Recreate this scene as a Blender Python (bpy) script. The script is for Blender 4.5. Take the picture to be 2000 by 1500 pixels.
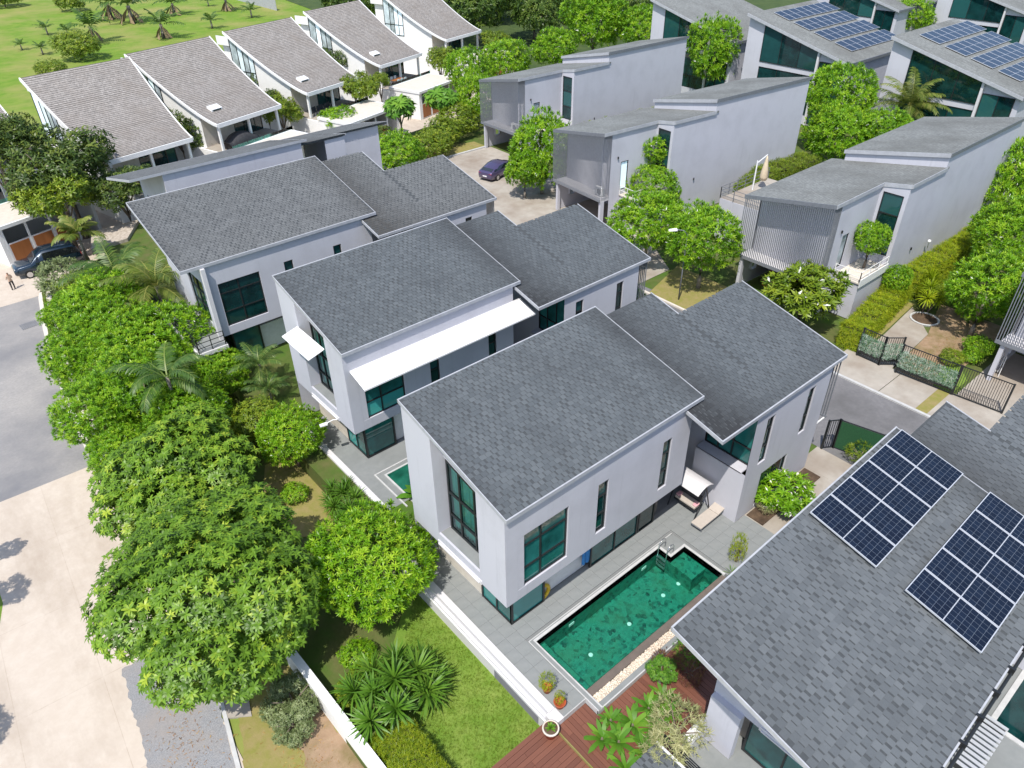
import bpy, math, random
import numpy as np
from math import radians, sin, cos, pi, atan, sqrt
from mathutils import Vector, Matrix

random.seed(7); RNG = np.random.default_rng(11)
for o in list(bpy.data.objects): bpy.data.objects.remove(o)
S = bpy.context.scene
COL = S.collection

# ---------------------------------------------------------------- camera
CAM_H = 27.4
PITCH, YAW, ROLL = radians(35.6606), radians(50.0956), radians(-.8927)
fw = Vector((cos(YAW)*cos(PITCH), sin(YAW)*cos(PITCH), -sin(PITCH)))
rt = Vector((sin(YAW), -cos(YAW), 0)); dn = fw.cross(rt)
cr, sr = cos(ROLL), sin(ROLL)
rt, dn = rt*cr - dn*sr, rt*sr + dn*cr
cam = bpy.data.cameras.new('camera'); camo = bpy.data.objects.new('camera', cam); COL.objects.link(camo)
M3 = Matrix((rt, -dn, -fw)).transposed()
camo.matrix_world = Matrix.Translation((0, 0, CAM_H)) @ M3.to_4x4()
cam.sensor_width = 36.0; cam.lens = 1433.03/2000*36; cam.clip_end = 3000; cam.clip_start = .3
S.camera = camo
def proj(p):
    d = Vector(p) - Vector((0, 0, CAM_H)); z = d.dot(fw)
    return (1000 + 1433.03*d.dot(rt)/z, 750 + 1433.03*d.dot(dn)/z, z)

# ---------------------------------------------------------------- sky, sun, exposure
SUN = Vector((-1, -.56, 1.95)).normalized()
W = bpy.data.worlds.new('World'); S.world = W; W.use_nodes = True
nt = W.node_tree; bg = nt.nodes['Background']
sky = nt.nodes.new('ShaderNodeTexSky'); sky.sky_type = 'NISHITA'; sky.sun_disc = False
sky.sun_elevation = math.asin(SUN.z); sky.sun_rotation = math.atan2(SUN.x, SUN.y)
sky.air_density = 1.0; sky.dust_density = 1.2; sky.ozone_density = 1.0
nt.links.new(sky.outputs[0], bg.inputs[0]); bg.inputs[1].default_value = .15
sl = bpy.data.lights.new('sun', 'SUN'); sl.energy = 3.7; sl.angle = radians(.53); sl.color = (1, .955, .88)
so = bpy.data.objects.new('sun', sl); COL.objects.link(so)
so.rotation_euler = SUN.to_track_quat('Z', 'Y').to_euler(); so.location = (0, 0, 60)
S.view_settings.view_transform = 'Standard'; S.view_settings.look = 'None'
S.view_settings.gamma = 1; S.view_settings.exposure = 0.5; S.view_settings.use_curve_mapping = False
S.render.engine = 'CYCLES'; S.cycles.max_bounces = 6; S.cycles.transparent_max_bounces = 12

# ---------------------------------------------------------------- materials
MATS = {}
def nmat(name):
    m = bpy.data.materials.new(name); m.use_nodes = True
    n = m.node_tree.nodes; b = n['Principled BSDF']; MATS[name] = m
    return m, m.node_tree, b
def N(t, typ, **kw):
    n = t.nodes.new(typ)
    for k, v in kw.items(): setattr(n, k, v)
    return n
def mixc(t, fac, a, b, blend='MIX'):
    n = N(t, 'ShaderNodeMix', data_type='RGBA', blend_type=blend)
    for sock, v in ((n.inputs[0], fac), (n.inputs[6], a), (n.inputs[7], b)):
        if hasattr(v, 'type') and hasattr(v, 'links'): t.links.new(v, sock)
        elif isinstance(v, (int, float)): sock.default_value = v
        else: sock.default_value = (*v, 1) if len(v) == 3 else v
    return n.outputs[2]
def coords(t, kind='Object', scale=(1, 1, 1), rot=(0, 0, 0)):
    c = N(t, 'ShaderNodeTexCoord'); m = N(t, 'ShaderNodeMapping')
    m.inputs['Scale'].default_value = scale; m.inputs['Rotation'].default_value = rot
    t.links.new(c.outputs[kind], m.inputs[0]); return m.outputs[0]
def noise(t, vec, scale, detail=5, rough=.6):
    n = N(t, 'ShaderNodeTexNoise'); n.inputs['Scale'].default_value = scale
    n.inputs['Detail'].default_value = detail; n.inputs['Roughness'].default_value = rough
    t.links.new(vec, n.inputs['Vector']); return n.outputs['Fac']
def ramp(t, fac, stops):
    r = N(t, 'ShaderNodeValToRGB'); e = r.color_ramp.elements
    while len(e) < len(stops): e.new(.5)
    for el, (p, c) in zip(e, stops):
        el.position = p; el.color = (*c, 1) if len(c) == 3 else c
    t.links.new(fac, r.inputs[0]); return r.outputs[0]
def bumpn(t, b, h, strength=.3, dist=.02):
    n = N(t, 'ShaderNodeBump'); n.inputs['Strength'].default_value = strength
    n.inputs['Distance'].default_value = dist; t.links.new(h, n.inputs['Height'])
    t.links.new(n.outputs[0], b.inputs['Normal'])
def pmat(name, c1, c2, scale=4, rough=.7, bump=0, spec=.4, stretch=(1, 1, 1), big=None, metal=0, detail=6):
    m, t, b = nmat(name); v = coords(t, scale=stretch)
    f = ramp(t, noise(t, v, scale, detail), [(.3, (0, 0, 0)), (.7, (1, 1, 1))])
    c = mixc(t, f, c1, c2)
    if big:
        f2 = ramp(t, noise(t, coords(t), big[1], 4), [(.42, (0, 0, 0)), (.72, (1, 1, 1))])
        c = mixc(t, f2, c, big[0])
    t.links.new(c, b.inputs['Base Color'])
    b.inputs['Roughness'].default_value = rough; b.inputs['Specular IOR Level'].default_value = spec
    b.inputs['Metallic'].default_value = metal
    if bump: bumpn(t, b, noise(t, v, scale*2.3, 8, .7), bump, .03)
    return m
def g(v): return tuple((x/12.92 if x <= .04045 else ((x+.055)/1.055)**2.4) for x in (k/255. for k in v))

# walls: painted render with faint streaks and patches
def wallmat(name, c, dirt=.86, dscale=1.0):
    m, t, b = nmat(name)
    st = noise(t, coords(t, scale=(2.6, 2.6, .16)), 1.1*dscale, 8, .78); pa = noise(t, coords(t), .45*dscale, 5, .6)
    d = tuple(x*dirt for x in c)
    col = mixc(t, ramp(t, st, [(.55, (0, 0, 0)), (.82, (.75, .75, .75))]), c, d)
    col = mixc(t, ramp(t, pa, [(.45, (0, 0, 0)), (.75, (.7, .7, .7))]), col, tuple(x*(.5*dirt+.47) for x in c))
    t.links.new(col, b.inputs['Base Color']); b.inputs['Roughness'].default_value = .8
    b.inputs['Specular IOR Level'].default_value = .25
    bumpn(t, b, noise(t, coords(t), 18, 6, .7), .12, .02)
    return m
wallmat('render_grey', (.5, .5, .55), .7); wallmat('render_dark', (.2, .2, .225)); wallmat('white_wall', (.76, .755, .74), .88)
wallmat('parapet_white', (.6, .585, .6), .86)
pmat('fascia', (.42, .43, .46), (.33, .34, .365), 3, .6); pmat('soffit', (.5, .5, .53), (.45, .45, .48), 2)
pmat('frame', (.012, .014, .016), (.02, .022, .024), 9, .4, 0, .5); pmat('steel', (.55, .56, .58), (.62, .62, .64), 9, .25, 0, .6, metal=.9)
pmat('grey_metal', (.13, .14, .16), (.18, .19, .21), 5, .5); pmat('slat_paint', (.2, .21, .235), (.16, .17, .19), 6, .55)
pmat('white_paint', (.78, .78, .78), (.7, .7, .69), 5, .5); pmat('cream_stone', (.62, .57, .5), (.53, .48, .42), 3, .75)
pmat('awning_white', (.84, .83, .83), (.78, .775, .78), 2, .45)

def glassmat(name, tint, rough=.03, alpha=None):
    m, t, b = nmat(name)
    if alpha is None:
        v = noise(t, coords(t), 1.1, 3, .5)
        c = mixc(t, ramp(t, v, [(.35, (0, 0, 0)), (.65, (1, 1, 1))]), tint, tuple(x*.45 for x in tint)); oi = N(t, 'ShaderNodeObjectInfo'); c = mixc(t, ramp(t, oi.outputs['Random'], [(.5, (0, 0, 0)), (1, (.8, .8, .8))]), c, tuple(x*2.6+.012 for x in tint))
        t.links.new(c, b.inputs['Base Color']); b.inputs['Roughness'].default_value = rough
        b.inputs['Specular IOR Level'].default_value = .55
        b.inputs['Coat Weight'].default_value = .3; b.inputs['Coat Roughness'].default_value = .02
        bumpn(t, b, noise(t, coords(t), .9, 2, .5), .06, .05)
    else:
        out = t.nodes['Material Output']; tr = N(t, 'ShaderNodeBsdfTransparent'); gl = N(t, 'ShaderNodeBsdfGlossy')
        tr.inputs[0].default_value = (*tint, 1); gl.inputs['Roughness'].default_value = rough
        fr = N(t, 'ShaderNodeFresnel'); fr.inputs[0].default_value = 1.5; mx = N(t, 'ShaderNodeMixShader')
        t.links.new(fr.outputs[0], mx.inputs[0]); t.links.new(tr.outputs[0], mx.inputs[1]); t.links.new(gl.outputs[0], mx.inputs[2])
        t.links.new(mx.outputs[0], out.inputs[0])
    return m
glassmat('glass_dark', (.006, .04, .04)); glassmat('glass_teal', (.02, .15, .14)); glassmat('glass_clear', (.5, .92, .86), .02, 1)
glassmat('pool_small', (.015, .13, .085)); glassmat('glass_pale', (.5, .58, .62), .08); glassmat('car_glass', (.01, .013, .016))
pmat('curtain', (.78, .82, .8), (.66, .72, .7), 6, .9); pmat('interior', (.3, .28, .25), (.2, .18, .16), 1.2, .9)

# shingle tabs: tone per tab, dark streaks from a per-shingle stain value
def shingle(name, lo, mid, hi, stainc):
    m, t, b = nmat(name)
    ge = N(t, 'ShaderNodeNewGeometry'); t1_ = N(t, 'ShaderNodeAttribute', attribute_name='tone'); t2_ = N(t, 'ShaderNodeAttribute', attribute_name='tone', attribute_type='OBJECT')
    fr = N(t, 'ShaderNodeMath', operation='ADD'); t.links.new(t1_.outputs['Fac'], fr.inputs[0]); t.links.new(t2_.outputs['Fac'], fr.inputs[1])
    c = ramp(t, fr.outputs[0], [(0, lo), (.45, mid), (1, hi)])
    pos = N(t, 'ShaderNodeMapping'); t.links.new(ge.outputs['Position'], pos.inputs[0])
    fine = noise(t, pos.outputs[0], 30, 4, .8)
    c = mixc(t, .45, c, mixc(t, fine, tuple(x*.55 for x in mid), tuple(x*1.5 for x in mid)))
    patch = noise(t, pos.outputs[0], .4, 6, .7)
    c = mixc(t, ramp(t, patch, [(.45, (0, 0, 0)), (.8, (.45, .45, .45))]), c, mixc(t, .5, stainc, lo))
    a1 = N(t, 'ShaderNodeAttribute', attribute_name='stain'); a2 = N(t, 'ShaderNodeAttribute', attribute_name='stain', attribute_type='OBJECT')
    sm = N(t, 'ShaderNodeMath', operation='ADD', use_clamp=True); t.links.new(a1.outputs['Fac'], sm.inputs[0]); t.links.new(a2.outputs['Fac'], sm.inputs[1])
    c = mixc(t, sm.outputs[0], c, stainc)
    t.links.new(c, b.inputs['Base Color']); b.inputs['Roughness'].default_value = .85; b.inputs['Specular IOR Level'].default_value = .3
    bumpn(t, b, fine, .35, .01); return m
shingle('shingle_near', (.082, .091, .099), (.105, .116, .125), (.135, .147, .156), (.045, .047, .049))
shingle('shingle_blue', (.072, .082, .09), (.092, .104, .113), (.118, .131, .14), (.033, .035, .038))
shingle('shingle_warm', (.095, .1, .103), (.12, .126, .129), (.15, .157, .159), (.06, .06, .058))
pmat('roof_felt', (.05, .056, .061), (.066, .073, .078), 7, .9, .3)

def brickroof(name, c1, c2, cm, w, h, rot=0, stain=(.1, .1, .1), sscale=.3):
    m, t, b = nmat(name); v = coords(t, rot=(0, 0, rot))
    br = N(t, 'ShaderNodeTexBrick'); t.links.new(v, br.inputs['Vector'])
    br.inputs['Scale'].default_value = 1; br.inputs['Brick Width'].default_value = w; br.inputs['Row Height'].default_value = h
    br.inputs['Mortar Size'].default_value = .02; br.inputs['Color1'].default_value = (*c1, 1); br.inputs['Color2'].default_value = (*c2, 1)
    br.inputs['Mortar'].default_value = (*cm, 1); br.inputs['Bias'].default_value = 0; br.offset = .37; br.squash = .7; br.squash_frequency = 3
    n2 = noise(t, v, 5, 4, .8); c = mixc(t, .5, br.outputs['Color'], mixc(t, ramp(t, n2, [(.3, (0, 0, 0)), (.7, (1, 1, 1))]), tuple(x*.6 for x in c1), tuple(x*1.35 for x in c2)))
    st = noise(t, coords(t, scale=(1, .5, 1)), sscale, 5, .65)
    c = mixc(t, ramp(t, st, [(.42, (0, 0, 0)), (.75, (.8, .8, .8))]), c, stain)
    t.links.new(c, b.inputs['Base Color']); b.inputs['Roughness'].default_value = .85; b.inputs['Specular IOR Level'].default_value = .3
    bumpn(t, b, br.outputs['Fac'], -.5, .02); return m
brickroof('roof_lichen', (.15, .158, .155), (.235, .245, .235), (.08, .08, .08), .34, .22, 0, (.1, .1, .092))
brickroof('roof_brown', (.2, .182, .168), (.38, .352, .328), (.09, .08, .073), .42, .24, 0, (.25, .22, .195), .5)

# solar cells on UV
m, t, b = nmat('solar_cells')
uv = N(t, 'ShaderNodeTexCoord'); br = N(t, 'ShaderNodeTexBrick'); mp = N(t, 'ShaderNodeMapping'); t.links.new(uv.outputs['UV'], mp.inputs[0]); t.links.new(mp.outputs[0], br.inputs['Vector'])
br.offset = 0; br.inputs['Scale'].default_value = 1; br.inputs['Brick Width'].default_value = 1; br.inputs['Row Height'].default_value = 1; br.inputs['Mortar Size'].default_value = .022; br.inputs['Mortar Smooth'].default_value = .1
br.inputs['Color1'].default_value = (.005, .008, .018, 1); br.inputs['Color2'].default_value = (.008, .014, .03, 1); br.inputs['Mortar'].default_value = (.12, .14, .17, 1)
t.links.new(br.outputs['Color'], b.inputs['Base Color']); b.inputs['Roughness'].default_value = .12; b.inputs['Specular IOR Level'].default_value = .5
m, t, b = nmat('solar_far')
v = coords(t); c = mixc(t, noise(t, v, 2, 3), (.006, .011, .028), (.014, .024, .05)); t.links.new(c, b.inputs['Base Color']); b.inputs['Roughness'].default_value = .2
pmat('alu', (.6, .62, .65), (.66, .67, .7), 6, .35, 0, .5, metal=.4)

# ground, stone, timber
pmat('asphalt', (.27, .255, .245), (.34, .325, .31), 6, .9, .25, .3, big=((.17, .17, .18), .16))
pmat('asphalt_street', (.15, .148, .155), (.19, .185, .19), 5, .9, .25, .3, big=((.11, .108, .11), .3))
m, t, b = nmat('road_concrete'); v = coords(t)
br = N(t, 'ShaderNodeTexBrick'); t.links.new(coords(t, rot=(0, 0, .06)), br.inputs['Vector']); br.offset = .0; br.inputs['Scale'].default_value = 1; br.inputs['Brick Width'].default_value = 3.4; br.inputs['Row Height'].default_value = 5.2; br.inputs['Mortar Size'].default_value = .02; br.inputs['Mortar Smooth'].default_value = .4
br.inputs['Color1'].default_value = (.47, .4, .33, 1); br.inputs['Color2'].default_value = (.5, .43, .36, 1); br.inputs['Mortar'].default_value = (.41, .34, .275, 1)
c = mixc(t, ramp(t, noise(t, v, 1.7, 8, .75), [(.4, (0, 0, 0)), (.75, (1, 1, 1))]), br.outputs['Color'], (.55, .485, .415)); c = mixc(t, ramp(t, noise(t, coords(t, scale=(1, .35, 1)), .3, 7, .7), [(.46, (0, 0, 0)), (.72, (.9, .9, .9))]), c, (.36, .295, .235)); c = mixc(t, ramp(t, noise(t, v, 14, 4, .8), [(.66, (0, 0, 0)), (.75, (.5, .5, .5))]), c, (.33, .26, .2))
t.links.new(c, b.inputs['Base Color']); b.inputs['Roughness'].default_value = .85; bumpn(t, b, noise(t, v, 6, 8, .7), .2, .02)
pmat('drive_concrete', (.4, .365, .32), (.33, .3, .26), 1.3, .9, .2, .3, big=((.25, .205, .165), .3))
pmat('tile_stone', (.2, .213, .213), (.24, .25, .247), 2.5, .65, .08, .4, big=((.185, .195, .192), .5))
pmat('joint', (.17, .178, .178), (.2, .205, .205), 8, .9); pmat('coping', (.52, .52, .51), (.42, .42, .42), 3, .6)
pmat('infinity_wall', (.16, .125, .105), (.12, .1, .085), 3, .5); pmat('pebble_white', (.72, .64, .53), (.58, .48, .38), .9, .7)
pmat('gravel_grey', (.19, .195, .21), (.33, .33, .335), 22, .95, .8, .3, big=((.3, .27, .25), .6)); pmat('soil', (.075, .05, .034), (.14, .095, .062), 3.5, .95, .6, .2, big=((.05, .034, .024), 1.2))
pmat('sand_soil', (.34, .24, .16), (.26, .175, .11), 2.5, .95, .6, .2, big=((.16, .13, .05), .8)); pmat('rubble', (.28, .23, .18), (.55, .49, .42), 4, .95, .9)
pmat('lawn', (.13, .22, .028), (.2, .265, .055), 1.6, .95, .7, .2, big=((.095, .19, .018), .45)); pmat('grass_dry', (.2, .2, .045), (.28, .22, .1), 1.8, .95, .7, .2)
pmat('field', (.1, .2, .016), (.175, .25, .035), .55, .95, .6, .2, big=((.27, .25, .085), .09), detail=9); pmat('bed_soil', (.07, .1, .022), (.12, .12, .045), 1.1, .95, .6, .2, big=((.06, .13, .016), .5)); pmat('forest_ground', (.03, .06, .012), (.06, .09, .02), .4, .95); pmat('grass_blade', (.1, .21, .02), (.22, .3, .06), .8, .8)
def plankmat(name, a, c, d):
    m, t, b = nmat(name); oi = N(t, 'ShaderNodeObjectInfo')
    gr = noise(t, coords(t, scale=(1, 14, 14)), 1.2, 7, .7)
    cc = mixc(t, gr, a, c); cc = mixc(t, oi.outputs['Random'], cc, mixc(t, gr, d, a))
    t.links.new(cc, b.inputs['Base Color']); b.inputs['Roughness'].default_value = .5; bumpn(t, b, gr, .2, .01)
plankmat('deck_plank', (.15, .056, .034), (.215, .088, .054), (.11, .043, .028)); pmat('door_timber', (.33, .125, .04), (.24, .085, .025), 2, .5, .1, stretch=(1, 1, .15))
# pool
m, t, b = nmat('pool_tile'); v = coords(t); 
vo = N(t, 'ShaderNodeTexVoronoi'); vo.inputs['Scale'].default_value = 5.5; t.links.new(v, vo.inputs['Vector'])
c = mixc(t, ramp(t, vo.outputs['Color'], [(.2, (0, 0, 0)), (.34, (1, 1, 1))]), (.004, .04, .034), (.034, .225, .165)); c = mixc(t, ramp(t, noise(t, v, 6, 5, .7), [(.4, (0, 0, 0)), (.6, (.7, .7, .7))]), c, (.02, .145, .11))
c = mixc(t, ramp(t, noise(t, v, 3.2, 6, .7), [(.54, (0, 0, 0)), (.66, (1, 1, 1))]), c, (.01, .07, .055)); c = mixc(t, ramp(t, noise(t, v, .7, 3), [(.45, (0, 0, 0)), (.7, (.6, .6, .6))]), c, (.05, .17, .1)); t.links.new(c, b.inputs['Base Color']); b.inputs['Roughness'].default_value = .5
m, t, b = nmat('pool_water'); out = t.nodes['Material Output']
tr = N(t, 'ShaderNodeBsdfTransparent'); tr.inputs[0].default_value = (.6, .93, .86, 1); gl = N(t, 'ShaderNodeBsdfGlossy'); gl.inputs['Roughness'].default_value = .03
fr = N(t, 'ShaderNodeFresnel'); fr.inputs[0].default_value = 1.33; mx = N(t, 'ShaderNodeMixShader')
bp = N(t, 'ShaderNodeBump'); bp.inputs['Strength'].default_value = .5; bp.inputs['Distance'].default_value = .06; t.links.new(noise(t, coords(t), 2.2, 3), bp.inputs['Height'])
t.links.new(bp.outputs[0], gl.inputs['Normal']); t.links.new(bp.outputs[0], fr.inputs['Normal'])
t.links.new(fr.outputs[0], mx.inputs[0]); t.links.new(tr.outputs[0], mx.inputs[1]); t.links.new(gl.outputs[0], mx.inputs[2]); t.links.new(mx.outputs[0], out.inputs[0])

# foliage: tint attribute per leaf, tint above 1.5 is a flower
def leafmat(name, dark, mid, light, trans=.28, rough=.42, flower=(.85, .85, .78)):
    m, t, b = nmat(name); a = N(t, 'ShaderNodeAttribute', attribute_name='tint')
    c = ramp(t, a.outputs['Fac'], [(0, dark), (.5, mid), (.97, light)])
    gt = N(t, 'ShaderNodeMath', operation='GREATER_THAN'); gt.inputs[1].default_value = 1.5; t.links.new(a.outputs['Fac'], gt.inputs[0])
    c = mixc(t, gt.outputs[0], c, flower)
    t.links.new(c, b.inputs['Base Color']); b.inputs['Roughness'].default_value = rough; b.inputs['Specular IOR Level'].default_value = .35
    tl = N(t, 'ShaderNodeBsdfTranslucent'); t.links.new(mixc(t, .5, c, mixc(t, 1., c, (1, 1, .4), 'MULTIPLY')), tl.inputs[0])
    mx = N(t, 'ShaderNodeMixShader'); mx.inputs[0].default_value = trans; out = t.nodes['Material Output']
    t.links.new(b.outputs[0], mx.inputs[1]); t.links.new(tl.outputs[0], mx.inputs[2]); t.links.new(mx.outputs[0], out.inputs[0])
leafmat('leaf_cerbera', (.05, .145, .005), (.17, .365, .01), (.36, .53, .03), .32)
leafmat('leaf_umbrella', (.065, .14, .012), (.18, .33, .028), (.42, .52, .05), .34)
leafmat('leaf_dark', (.04, .075, .016), (.085, .14, .028), (.19, .24, .04), .32)
leafmat('leaf_yellow', (.15, .25, .008), (.31, .41, .012), (.52, .53, .03), .4, .5)
leafmat('leaf_palm', (.035, .085, .015), (.08, .155, .03), (.2, .26, .06)); leafmat('leaf_palm_yellow', (.06, .1, .015), (.14, .19, .03), (.3, .3, .08))
leafmat('leaf_dracaena', (.04, .12, .01), (.1, .22, .02), (.22, .35, .05)); leafmat('leaf_variegated', (.16, .19, .06), (.36, .37, .17), (.5, .48, .26))
leafmat('leaf_silver', (.09, .13, .045), (.18, .23, .09), (.3, .35, .17)); leafmat('leaf_hedge', (.1, .18, .008), (.24, .33, .014), (.42, .47, .03), .35); leafmat('leaf_forest', (.04, .085, .012), (.085, .15, .022), (.17, .23, .035), .32)
leafmat('leaf_fern', (.045, .14, .012), (.1, .25, .02), (.2, .36, .035), .28, .5); leafmat('leaf_ivy', (.04, .13, .06), (.12, .25, .14), (.55, .62, .55), .15, .5)
leafmat('leaf_red', (.08, .03, .02), (.18, .06, .05), (.25, .2, .05)); leafmat('leaf_mango', (.08, .15, .01), (.16, .24, .015), (.3, .36, .03))
pmat('hedge_core', (.05, .06, .015), (.08, .09, .02), 8, .9, .4); pmat('bark', (.13, .1, .075), (.2, .165, .13), 8, .9, .5); pmat('bark_pale', (.3, .27, .23), (.22, .19, .16), 8, .9, .4)
pmat('dry_frond', (.3, .22, .13), (.2, .14, .08), 5, .9)
pmat('terracotta', (.42, .09, .03), (.34, .07, .025), 5, .7); pmat('cushion', (.46, .41, .36), (.41, .365, .32), 5, .9); pmat('pink_cloth', (.6, .3, .34), (.68, .4, .42), 5, .9)
pmat('dark_fabric', (.03, .03, .034), (.05, .05, .055), 4, .8); pmat('rubber', (.012, .012, .012), (.02, .02, .02), 8, .8); pmat('yellow_vinyl', (.75, .5, .02), (.65, .42, .02), 3, .35)
pmat('blue_cloth', (.04, .2, .5), (.06, .28, .6), 3, .8); pmat('beige_canvas', (.6, .5, .36), (.52, .43, .3), 3, .9); pmat('lamp_white', (.8, .8, .8), (.72, .72, .72), 3, .4)
m, t, b = nmat('paint_violet'); b.inputs['Base Color'].default_value = (.1, .08, .17, 1); b.inputs['Metallic'].default_value = .5; b.inputs['Roughness'].default_value = .28; b.inputs['Coat Weight'].default_value = .8
m, t, b = nmat('paint_navy'); b.inputs['Base Color'].default_value = (.01, .025, .045, 1); b.inputs['Metallic'].default_value = .4; b.inputs['Roughness'].default_value = .25; b.inputs['Coat Weight'].default_value = .8
pmat('paint_red', (.4, .01, .015), (.35, .01, .012), 2, .3); pmat('tail_red', (.5, .02, .02), (.4, .02, .02), 4, .3)

# ---------------------------------------------------------------- mesh helpers
class MB:
    def __init__(s, gf=None): s.v = []; s.f = []; s.g = gf; s.uv = {}
    def p(s, x, y, z):
        s.v.append(s.g(x, y, z) if s.g else (x, y, z)); return len(s.v)-1
    def poly(s, pts, uv=None):
        s.f.append([s.p(*q) for q in pts])
        if uv: s.uv[len(s.f)-1] = uv
        return s
    def hexa(s, b, t):                                   # 4 bottom pts, 4 top pts
        i = [s.p(*q) for q in list(b)+list(t)]
        for f in ((3, 2, 1, 0), (4, 5, 6, 7), (0, 1, 5, 4), (1, 2, 6, 5), (2, 3, 7, 6), (3, 0, 4, 7)): s.f.append([i[k] for k in f])
        return s
    def box(s, x0, x1, y0, y1, z0, z1, dz=None):         # dz: function(y) added to both z (sloped slab)
        q = ((x0, y0), (x1, y0), (x1, y1), (x0, y1)); d = dz or (lambda y: 0)
        return s.hexa([(x, y, z0+d(y)) for x, y in q], [(x, y, z1+d(y)) for x, y in q])
    def prism(s, poly, z0, z1):
        n = len(poly); a = [s.p(x, y, z0) for x, y in poly]; c = [s.p(x, y, z1) for x, y in poly]
        s.f.append(a[::-1]); s.f.append(c)
        for i in range(n): j = (i+1) % n; s.f.append([a[i], a[j], c[j], c[i]])
        return s
    def bar(s, a, b, w, h=None):
        h = h or w; a = Vector(a); b = Vector(b); d = (b-a).normalized()
        u = d.cross(Vector((0, 0, 1)));  u = Vector((1, 0, 0)) if u.length < 1e-4 else u.normalized(); v = u.cross(d)
        q = [(-u*w/2-v*h/2), (u*w/2-v*h/2), (u*w/2+v*h/2), (-u*w/2+v*h/2)]
        return s.hexa([tuple(a+k) for k in q], [tuple(b+k) for k in q])
    def tube(s, pts, rad, n=8, cap=True):
        pts = [Vector(p) for p in pts]; rings = []
        for i, p in enumerate(pts):
            d = (pts[min(i+1, len(pts)-1)] - pts[max(i-1, 0)]).normalized()
            u = d.cross(Vector((0, 0, 1))); u = Vector((1, 0, 0)) if u.length < 1e-3 else u.normalized(); v = u.cross(d)
            r = rad[i] if isinstance(rad, (list, tuple)) else rad
            rings.append([s.p(*(p + u*cos(2*pi*k/n)*r + v*sin(2*pi*k/n)*r)) for k in range(n)])
        for a, b in zip(rings, rings[1:]):
            for k in range(n): s.f.append([a[k], a[(k+1) % n], b[(k+1) % n], b[k]])
        if cap: s.f.append(rings[0][::-1]); s.f.append(rings[-1])
        return s
    def lathe(s, prof, n=16, c=(0, 0, 0)):
        rings = [[s.p(c[0]+r*cos(2*pi*k/n), c[1]+r*sin(2*pi*k/n), c[2]+z) for k in range(n)] for r, z in prof]
        for a, b in zip(rings, rings[1:]):
            for k in range(n): s.f.append([a[k], a[(k+1) % n], b[(k+1) % n], b[k]])
        s.f.append(rings[0][::-1]); s.f.append(rings[-1]); return s
    def build(s, name, mat, parent=None, smooth=False, bevel=0):
        me = bpy.data.meshes.new(name); me.from_pydata(s.v, [], s.f)
        if s.uv:
            l = me.uv_layers.new(name='UVMap')
            for fi, u in s.uv.items():
                for k, li in enumerate(me.polygons[fi].loop_indices): l.data[li].uv = u[k]
        return mkobj(name, me, mat, parent, smooth, bevel)
def mkobj(name, me, mat, parent=None, smooth=False, bevel=0):
    if mat: me.materials.clear(); me.materials.append(MATS[mat])
    if smooth: me.shade_smooth()
    o = bpy.data.objects.new(name, me); COL.objects.link(o)
    if parent: o.parent = parent
    if bevel:
        bv = o.modifiers.new('bevel', 'BEVEL'); bv.width = bevel; bv.segments = 2; bv.limit_method = 'ANGLE'
    return o
def thing(name, label, cat, loc=(0, 0, 0), rz=0, group=None):
    o = bpy.data.objects.new(name, None); COL.objects.link(o); o.empty_display_size = .2
    o.location = loc; o.rotation_euler = (0, 0, rz); o['label'] = label; o['category'] = cat
    if group: o['group'] = group
    return o
def tag(o, label, cat, group=None):
    o['label'] = label; o['category'] = cat
    if group: o['group'] = group
    return o
def struct(mb, name, mat):
    o = mb.build(name, mat); o['kind'] = 'structure'; return o
def clone(o, parent=None):
    c = o.copy(); COL.objects.link(c); c.parent = parent
    for ch in o.children: clone(ch, c)
    return c
def np_mesh(name, V, Fq, attr=None, attrname='tint'):
    """V (n,3), Fq (m,4) quads"""
    me = bpy.data.meshes.new(name); V = np.ascontiguousarray(V, dtype=np.float32); Fq = np.ascontiguousarray(Fq, dtype=np.int32)
    me.vertices.add(len(V)); me.vertices.foreach_set('co', V.ravel())
    k = Fq.shape[1]; me.loops.add(Fq.size); me.loops.foreach_set('vertex_index', Fq.ravel())
    me.polygons.add(len(Fq)); me.polygons.foreach_set('loop_start', np.arange(0, Fq.size, k, dtype=np.int32))
    me.update(calc_edges=True)
    if attr is not None:
        a = me.attributes.new(attrname, 'FLOAT', 'POINT'); a.data.foreach_set('value', np.ascontiguousarray(attr, dtype=np.float32))
    return me
# ---------------------------------------------------------------- ground and roads
def ragged(poly, z, amp, step=.35):
    rn = random.Random(len(poly)*7); out = []
    for (x0, y0), (x1, y1) in zip(poly, poly[1:]+poly[:1]):
        l = math.hypot(x1-x0, y1-y0); n = max(1, int(l/step))
        for i in range(n):
            f = i/n; out.append((x0+(x1-x0)*f+rn.uniform(-amp, amp)*(i > 0), y0+(y1-y0)*f+rn.uniform(-amp, amp)*(i > 0), z))
    return MB().poly(out)
GZ = -1.7
struct(MB().poly([(-500, -400, GZ), (700, -400, GZ), (700, 900, GZ), (-500, 900, GZ)]), 'ground', 'field')
struct(MB().prism([(24.2, -25), (170, -25), (170, 80), (60, 80), (24.2, 74)], GZ-.3, -.06), 'estate_ground', 'bed_soil')
struct(MB().prism([(11.02, 21.6), (24.2, 21.6), (24.2, 74), (14, 72), (11.02, 70)], GZ-.3, -.06), 'estate_ground', 'bed_soil')
struct(MB().box(18.6, 24.2, -25, 10.19, GZ-.3, -.06), 'estate_ground', 'sand_soil'); struct(MB().box(5.5, 18.6, -25, 5.5, GZ-.3, -.35), 'estate_ground', 'sand_soil')
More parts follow.
